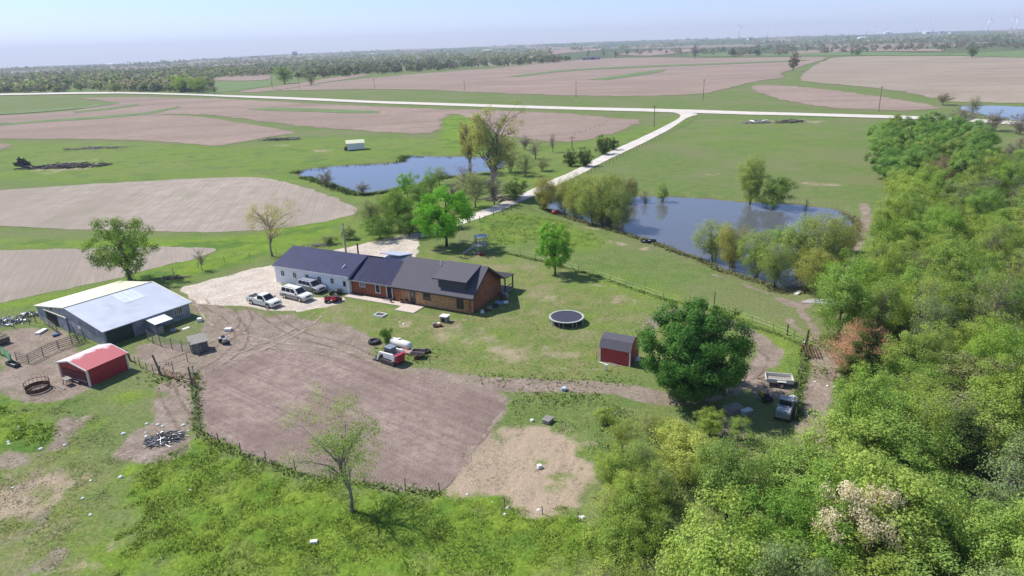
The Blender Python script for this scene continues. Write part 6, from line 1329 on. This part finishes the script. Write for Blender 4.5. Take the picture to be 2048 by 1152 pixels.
# scattered rocks
rkc = {}
OR2 = ['', 'first', 'second', 'third', 'fourth', 'fifth', 'sixth', 'seventh', 'eighth', 'ninth', 'tenth', 'eleventh', 'twelfth', 'thirteenth', 'fourteenth', 'fifteenth']
rk = [(18, 888), (17, 884), (68, 891), (82, 899), (130, 891), (247, 868), (292, 866), (294, 849), (291, 917), (293, 874), (316, 850), (326, 853), (367, 851), (377, 862), (182, 962), (166, 998), (27, 976), (181, 1031), (242, 955), (935, 990), (985, 1005), (1015, 1017), (1078, 1022), (1131, 1029), (1158, 1034), (1166, 1036), (1254, 1050), (1296, 866), (1655, 772), (1669, 774), (1488, 1041), (1250, 893), (780, 700), (381, 981), (1010, 1030), (1630, 764), (575, 634), (800, 645), (808, 649), (1610, 685), (1608, 703)]
for k, (a, b) in enumerate(sorted(rk)):
    x, y = W(a, b); r = np.random.default_rng(k); s = r.uniform(.10, .24); bm_ = MB(); pts_ = []
    prf = [(.3, 0), (1, .15), (.95, .5), (.5, .8), (.1, .85)]; n = 7; vs = [(p*math.cos(6.283*j/n)*r.uniform(.75, 1.2), p*math.sin(6.283*j/n)*r.uniform(.6, 1.1), q) for p, q in prf for j in range(n)]
    bm_.add(vs, [(i*n+j, i*n+(j+1) % n, (i+1)*n+(j+1) % n, (i+1)*n+j) for i in range(4) for j in range(n)] + [tuple(range(4*n, 5*n))])
    where = 'left pasture' if a < 260 else 'burnt heap' if a < 400 and b < 930 else 'strip between bright grass and straw' if b > 980 and a < 1300 else 'house lawn' if b < 660 else 'forest track' if a > 1550 else 'scrubby yard'
    rkc[where] = rkc.get(where, 0) + 1; o = bm_.build('rock', m_wpaint); o.location = (x, y, hz(x, y) - .02); o.scale = (s, s, s); tag(o, 'small white rock by the ' + where + ', ' + OR2[min(15, rkc[where])] + ' from the left', 'rock', 'white rocks by the ' + where)
# ------------------------------------------------------------------ fences, poles
def samp(L, step, jit=.1):
    out = []; carry = 0.
    for (ax, ay), (bx, by) in zip(L[:-1], L[1:]):
        d = math.dist((ax, ay), (bx, by)); s = carry
        while s < d: out.append((ax + (bx-ax)*s/d, ay + (by-ay)*s/d)); s += step * random.uniform(1-jit, 1+jit)
        carry = s - d
    return out
def fence(label, px_line, step, h, mat, pr=.06, wires=(), wr_=.008, rails=(), rmat=None, group=None, mesh=None, world=False, name='fence', grass=False):
    L = px_line if world else PL(px_line); L = [tuple(p) for p in L]; x0, y0 = L[0]; t_ = thing(name, label, 'fence', (x0, y0, hz(x0, y0)), 0, group); z0 = hz(x0, y0)
    mb = MB(); mb.tube([(0, 0, -.3), (0, 0, h)], [pr, pr*.85], 6); pm = mb.mesh('post', mat); P = samp(L, step); P.append(L[-1])
    for x, y in P:
        o = link('post', pm, t_); o.location = (x-x0, y-y0, hz(x, y)-z0); o.rotation_euler = (random.gauss(0, .03), random.gauss(0, .03), 0); o.scale = (1, 1, random.uniform(.9, 1.08))
    def line(zs, r_, nm, mt):
        mb = MB()
        for z in zs:
            pts_ = [(x-x0, y-y0, hz(x, y)-z0+z*h) for x, y in P]
            for a, b in zip(pts_[:-1], pts_[1:]): mb.tube([a, b], r_, 4, cap=False)
        mb.build(nm, mt, t_)
    for z in wires: line([z], wr_ * .5, 'wire', m_gpaint)
    for z in rails: line([z], .04, 'rail', rmat or mat)
    if mesh:
        m = NT('mesh wire ' + label[:12]); m.color((.25, .25, .25)); tr = m.new('ShaderNodeBsdfTransparent'); mx_ = m.new('ShaderNodeMixShader'); mx_.inputs[0].default_value = mesh; m.L(tr.outputs[0], mx_.inputs[1]); m.L(m.bsdf.outputs[0], mx_.inputs[2]); m.L(mx_.outputs[0], m.out.inputs[0])
        mb = MB()
        for (ax, ay), (bx, by) in zip(P[:-1], P[1:]): mb.add([(ax-x0, ay-y0, .05), (bx-x0, by-y0, .05), (bx-x0, by-y0, h*.95), (ax-x0, ay-y0, h*.95)], [(0, 1, 2, 3)])
        mb.build('wire_mesh', m.m, t_)
    return t_
fence('post and wire fence along the right side of the lane', [(1392,240),(1350,262),(1300,287),(1250,311),(1210,331),(1165,356),(1110,382),(1060,404),(1015,423),(960,444)], 3.6, 1.25, m_post, .08, (.5, .9), .012)
fence('wire fence dividing the house lawn from the pond meadow', [(1008,506),(1060,515),(1100,527),(1150,541),(1200,556),(1250,573),(1300,590),(1330,600),(1430,622),(1520,650),(1575,672),(1606,690)], 3.6, 1.1, m_post, .035, (.45, .9), .01)
fence('wire fence running beside the forest track', [(1614,690),(1608,720),(1600,760),(1594,800),(1590,840)], 2.6, 1.2, m_post, .05, (.3, .6, .95), .012)
fence('wire fence between garden soil and the burnt heap', [(388,750),(392,800),(393,850),(410,874),(500,914),(620,952),(700,968),(800,980),(880,990)], 3.6, 1.2, m_post, .05, (.5, .9), .009)
fence('low wire fence below the straw patch', [(1010,1015),(1080,1030),(1160,1042),(1230,1056)], 3.2, .9, m_post, .05, (.5, .95), .008)
fence('wire fence on the bank above the white wing', [(300,562),(400,535),(470,520),(560,506),(640,497),(700,486)], 4.5, 1.1, m_post, .05, (.6, .95), .009)
fence('roadside fence under the big upper field', [(1250,228),(1200,252),(1150,272)], 7, 1.2, m_post, .07, (.9,), .015)
m_gate = M('dark steel pipe', (.13, .12, .11), .7, .3, .2, 5)
fence('steel rail fence along the near side of the corral', [(34,722),(60,728),(92,710),(126,696),(150,690),(171,682)], 2.4, 1.35, m_gate, .05, rails=(.2, .4, .6, .8, .97))
fence('thin wire fence along the far side of the corral', [(0,668),(20,660),(44,654),(72,645)], 2.0, 1.2, m_post, .06, (.3, .6, .9), .015)
fence('rail panel at the barn doorway', [(90,648),(116,668)], 2.0, 1.25, m_gate, .05, rails=(.2, .4, .6, .8, .97))
fence('tall rail panels between corral and red livestock shed', [(145,690),(166,672)], 1.6, 2.0, m_gate, .05, rails=(.15, .3, .45, .6, .8, .97))
fence('green rail gate at the left edge of the corral', [(-6,706),(14,716),(24,728)], 1.4, 1.4, M('green gate paint', (.04, .22, .08), .5), .05, rails=(.2, .4, .6, .8, .97))
fence('dark wire mesh run of the coop pen', [(296,680),(313,692),(337,697),(357,701),(378,706),(400,711)], 1.9, 1.6, m_post, .05, mesh=.28, wires=(.95,), wr_=.012)
fence('wire fence from the coop to the leaning gate post', [(402,708),(380,722),(360,735),(342,748),(322,752)], 2.6, 1.4, m_post, .05, (.3, .6, .95), .01)
fence('short fence by the red livestock shed', [(262,724),(280,735),(298,743),(318,749)], 1.4, 1.25, m_post, .04, (.3, .6, .9), .009)
fence('thin red gate between the two leaning posts', [(329,750),(356,762),(392,771)], 3.0, 1.0, M('red gate pipe', (.22, .045, .045), .6), .04, rails=(.3, .6, .97))
def post(label, px, py, h, r_, mat, lean=(0, 0), group=None):
    x, y = W(px, py); t_ = thing('wooden_post', label, 'post', (x, y, hz(x, y)), 0, group); mb = MB(); mb.tube([(0, 0, -.2), (lean[0], lean[1], h)], [r_, r_*.85], 8); mb.build('shaft', mat, t_)
    mb = MB(); mb.tube([(lean[0], lean[1], h), (lean[0], lean[1], h+.03)], [r_*.85, r_*.4], 8); mb.build('cap', mat, t_)
post('stout leaning gate post nearest the red livestock shed', 323, 750, 2.7, .13, m_post, (-.55, 0)); post('upright gate post at the garden corner', 386, 773, 2.5, .11, m_post, (-.1, 0)); post('lone dark post on the lawn edge above the track', 1574, 670, 1.5, .13, m_post); post('brown gate post at the top of the lying gate panel', 1610, 690, 2.1, .14, m_post, (.25, 0))
post('short post behind the red livestock shed', 262, 722, 1.5, .12, m_post, (-.3, 0)); post('tall thin post behind the shade tree', 1428, 615, 2.4, .08, m_post)
def utility_pole(label, px, py, hpx, arm=True, r_=.16, mat=None, h=None):
    x, y = W(px, py); q = ppm(x, y); h = h or hpx / q; t_ = thing('utility_pole', label, 'pole', (x, y, hz(x, y)), R(20), 'roadside utility poles' if arm else None); mat = mat or m_post
    mb = MB(); mb.tube([(0, 0, -.5), (0, 0, h)], [r_*1.25, r_*.8], 8); mb.build('shaft', mat, t_)
    if arm:
        mb = MB(); mb.box(-1.1, 1.1, -.18 - r_*.2, -.04 - r_*.9 + .05 if False else -.06, h-.75, h-.6); mb.build('crossarm', mat, t_)
        for a in (-1, 0, 1): mb = MB(); mb.tube([(a, -.12, h-.6), (a, -.12, h-.4)], .06, 6); mb.build('insulator', m_metal, t_)
    else:
        mb = MB(); mb.box(-.15, .15, -.3, -r_, h-.9, h-.4); mb.build('meter_box', m_metal, t_); mb = MB(); mb.tube([(0, 0, h), (0, 0, h+.15)], .04, 6); mb.build('cap', m_metal, t_)
utility_pole('pale service pole rising behind the white wing', 692, 505, 58, False, .16, m_wood)
for a, b, h, l in [(1152,196,31,'utility pole below the big upper field, left of centre'), (1406,200,37,'utility pole below the big upper field, right of centre'), (1757,223,42,'utility pole at the tip of the lens shaped field'), (929,180,18,'small utility pole on the upper field edge'), (749,177,18,'small utility pole near the left tip of the upper field'),
                   (599,179,20,'utility pole left of the upper field, nearer one'), (545,178,24,'utility pole beside the round green trees'), (1308,254,40,'utility pole at the lane junction'), (1144,297,24,'thin pole in the field corner beside the lane')]: utility_pole(l, a, b, h)
# mailbox / sign at the junction
junk('marker_sign', 'small white marker at the lane junction', 1336, 240, .3, [('post', m_post, -.05, .05, -.05, .05, 0, 1.1), ('plate', m_trimw, -.3, .3, -.08, -.051, .9, 1.4)], cat='sign')
# ------------------------------------------------------------------ grass and weeds as real blades
def grass_mat():
    t = NT('grass blade'); oi = t.new('ShaderNodeObjectInfo'); g = t.new('ShaderNodeNewGeometry'); hs = t.new('ShaderNodeHueSaturation'); t.L(oi.outputs['Color'], hs.inputs['Color']); t.L(t.ramp(g.outputs['Random Per Island'], 0, 1, .6, 1.4), hs.inputs['Value'])
    up_ = t.new('ShaderNodeCombineXYZ'); up_.inputs[2].default_value = 1.0; mx_ = t.new('ShaderNodeMix'); mx_.data_type = 'VECTOR'; mx_.inputs['Factor'].default_value = .85; t.L(g.outputs['Normal'], mx_.inputs['A']); t.L(up_.outputs[0], mx_.inputs['B'])
    d = t.new('ShaderNodeBsdfDiffuse'); t.L(hs.outputs[0], d.inputs[0]); t.L(mx_.outputs['Result'], d.inputs['Normal']); t.L(d.outputs[0], t.out.inputs[0]); return t.m
GRASS = grass_mat()
def tufts(name, polys, n, h0, h1, col, seed, wd=.05, lines=False, spread=1.5, blades=3):
    r = np.random.default_rng(seed); pts_ = []
    if lines:
        for L in polys:
            L = PL(L); k = n // len(polys); seg = np.array([math.dist(a, b) for a, b in zip(L[:-1], L[1:])]); i = r.choice(len(seg), k, p=seg/seg.sum()); t0 = r.random(k); A_ = np.array(L)
            p = A_[i] + (A_[i+1] - A_[i]) * t0[:, None] + r.normal(size=(k, 2)) * spread; pts_.append(p)
        p = np.concatenate(pts_)
    else:
        tot = 0
        for P in polys:
            P = chaikin(PL(P), True, 1); pa = np.array(P); (x0, y0), (x1, y1) = pa.min(0), pa.max(0); k = int(n / len(polys) * 2.2) if len(polys) == 1 else int(n / len(polys) * 1.6)
            q = np.stack([r.uniform(x0, x1, k), r.uniform(y0, y1, k)], 1); m = poly_sd(P, q[:, 0], q[:, 1]) < (fbm(q[:, 0] / 1.6, q[:, 1] / 1.6, 8, 3) - .56) * 7
            dens = fbm(q[:, 0] / 2.2, q[:, 1] / 2.2, seed, 3) + r.normal(size=k) * .09; m &= dens > .44; pts_.append(q[m])
        p = np.concatenate(pts_)
    p = p[(np.abs(np.arctan2(p[:, 0], p[:, 1])) < .78)]
    k = len(p); z = hfun(p[:, 0], p[:, 1]); Vs = []; cl = np.column_stack([p, z])
    B_n = blades; c = np.repeat(cl, B_n, 0); a = r.uniform(0, 6.28, len(c)); h = r.uniform(h0, h1, len(c)) * np.repeat(r.uniform(.6, 1.3, k), B_n); h *= .75; off = r.normal(size=(len(c), 2)) * .08
    c[:, :2] += off; dx = np.stack([np.cos(a), np.sin(a), 0*a], 1) * wd; ln_ = np.stack([r.normal(size=len(c)), r.normal(size=len(c)), 0*a], 1) * (h*.9)[:, None]
    top = c + ln_; top[:, 2] += h; V = np.stack([c - dx, c + dx, top + dx*.25, top - dx*.25], 1).reshape(-1, 3)
    o = link(name, np_mesh(name, V, np.arange(len(V)).reshape(-1, 4), GRASS), None, col); tag(o, kind='stuff'); return o
tufts('tall_grass', [LUSH[0]], 26000, .10, .26, (.20, .31, .045), 1, .024)
tufts('tall_grass', [LUSH[0]], 12000, .10, .24, (.27, .36, .06), 2, .024)
tufts('tall_grass', [LUSH[1]], 3000, .10, .22, (.19, .30, .04), 3, .04)
tufts('weeds', [[(1020,790),(1260,780),(1260,1040),(1180,1030),(1190,900),(1100,850),(1010,830)]], 3000, .06, .2, (.20, .29, .08), 4, .035)
tufts('straw', [STRAW[0]], 3500, .03, .09, (.60, .47, .35), 5, .025)
tufts('weeds', [[(1190,800),(1400,860),(1600,880),(1620,1152),(1190,1152)]], 7000, .1, .28, (.26, .33, .10), 6, .035)
tufts('field_margin_grass', [[(390,745),(394,860),(440,895),(600,950),(800,980),(885,990)], [(1008,506),(1100,527),(1200,556),(1330,600),(1430,622),(1606,690)], [(1614,690),(1594,800),(1590,840)]], 3600, .12, .35, (.17, .24, .06), 7, .05, True, .3)
tufts('weeds', [[(760,700),(870,720)], [(300,745),(390,770)], [(950,757),(1260,760)], [(1040,790),(1200,800)]], 900, .12, .3, (.17, .24, .06), 8, .06, True, 1.0)
tufts('bank_grass', [list(zip(*[iter([c for p in POND_PX['b'] for c in p])] * 2))[8:]], 5000, .2, .5, (.19, .20, .08), 9, .06, True, .6)
tufts('bank_grass', [POND_PX['a'][:8], POND_PX['a'][12:]], 5000, .4, 1.0, (.13, .19, .05), 10, .10, True, 1.0)
tufts('meadow_grass', [LUSH[4]], 3000, .08, .2, (.19, .29, .05), 11, .06)
tufts('pasture_grass', [[(-20,800),(240,800),(240,1160),(-60,1160)]], 12000, .03, .09, (.21, .23, .09), 12, .03)
tufts('lawn_grass', [[(700,620),(960,640),(1200,560),(1420,640),(1280,755),(1100,765),(870,740),(740,690)]], 9000, .03, .07, (.19, .235, .07), 13, .035)
def clods():
    P = chaikin(PL(SOIL), True, 1); pa = np.array(P); (x0, y0), (x1, y1) = pa.min(0), pa.max(0); r = np.random.default_rng(9); k = 26000
    q = np.stack([r.uniform(x0, x1, k), r.uniform(y0, y1, k)], 1); q = q[poly_sd(P, q[:, 0], q[:, 1]) < -.2]; n = len(q); s = r.uniform(.02, .075, n)[:, None]
    c = np.column_stack([q, hfun(q[:, 0], q[:, 1]) + lift(q[:, 0], q[:, 1])]); a = r.uniform(0, 6.28, n)
    ring = [c + np.stack([np.cos(a + 2.1*j)*s[:, 0], np.sin(a + 2.1*j)*s[:, 0], -.01 + 0*a], 1) for j in range(3)]; top = c + np.stack([0*a, 0*a, s[:, 0]], 1)
    V = np.stack([*ring, top], 1).reshape(-1, 3); i = np.arange(n)[:, None] * 4; F = np.concatenate([i + [0, 1, 3], i + [1, 2, 3], i + [2, 0, 3]])
    o = link('soil_clods', np_mesh('soil_clods', V, F, GS.m)); tag(o, kind='stuff')
clods()
# ------------------------------------------------------------------ haze: even air round everything
mb = MB(); mb.box(-9600, 9600, -9600, 9600, -90, 190)
m = bpy.data.materials.new('haze'); m.use_nodes = True; nt = m.node_tree; nt.nodes.clear(); out = nt.nodes.new('ShaderNodeOutputMaterial'); pv = nt.nodes.new('ShaderNodeVolumePrincipled')
pv.inputs['Color'].default_value = (.76, .85, 1.0, 1); pv.inputs['Density'].default_value = HAZE; pv.inputs['Anisotropy'].default_value = 0.0
nt.links.new(pv.outputs[0], out.inputs['Volume'])
o = mb.build('haze', m); tag(o, kind='stuff')
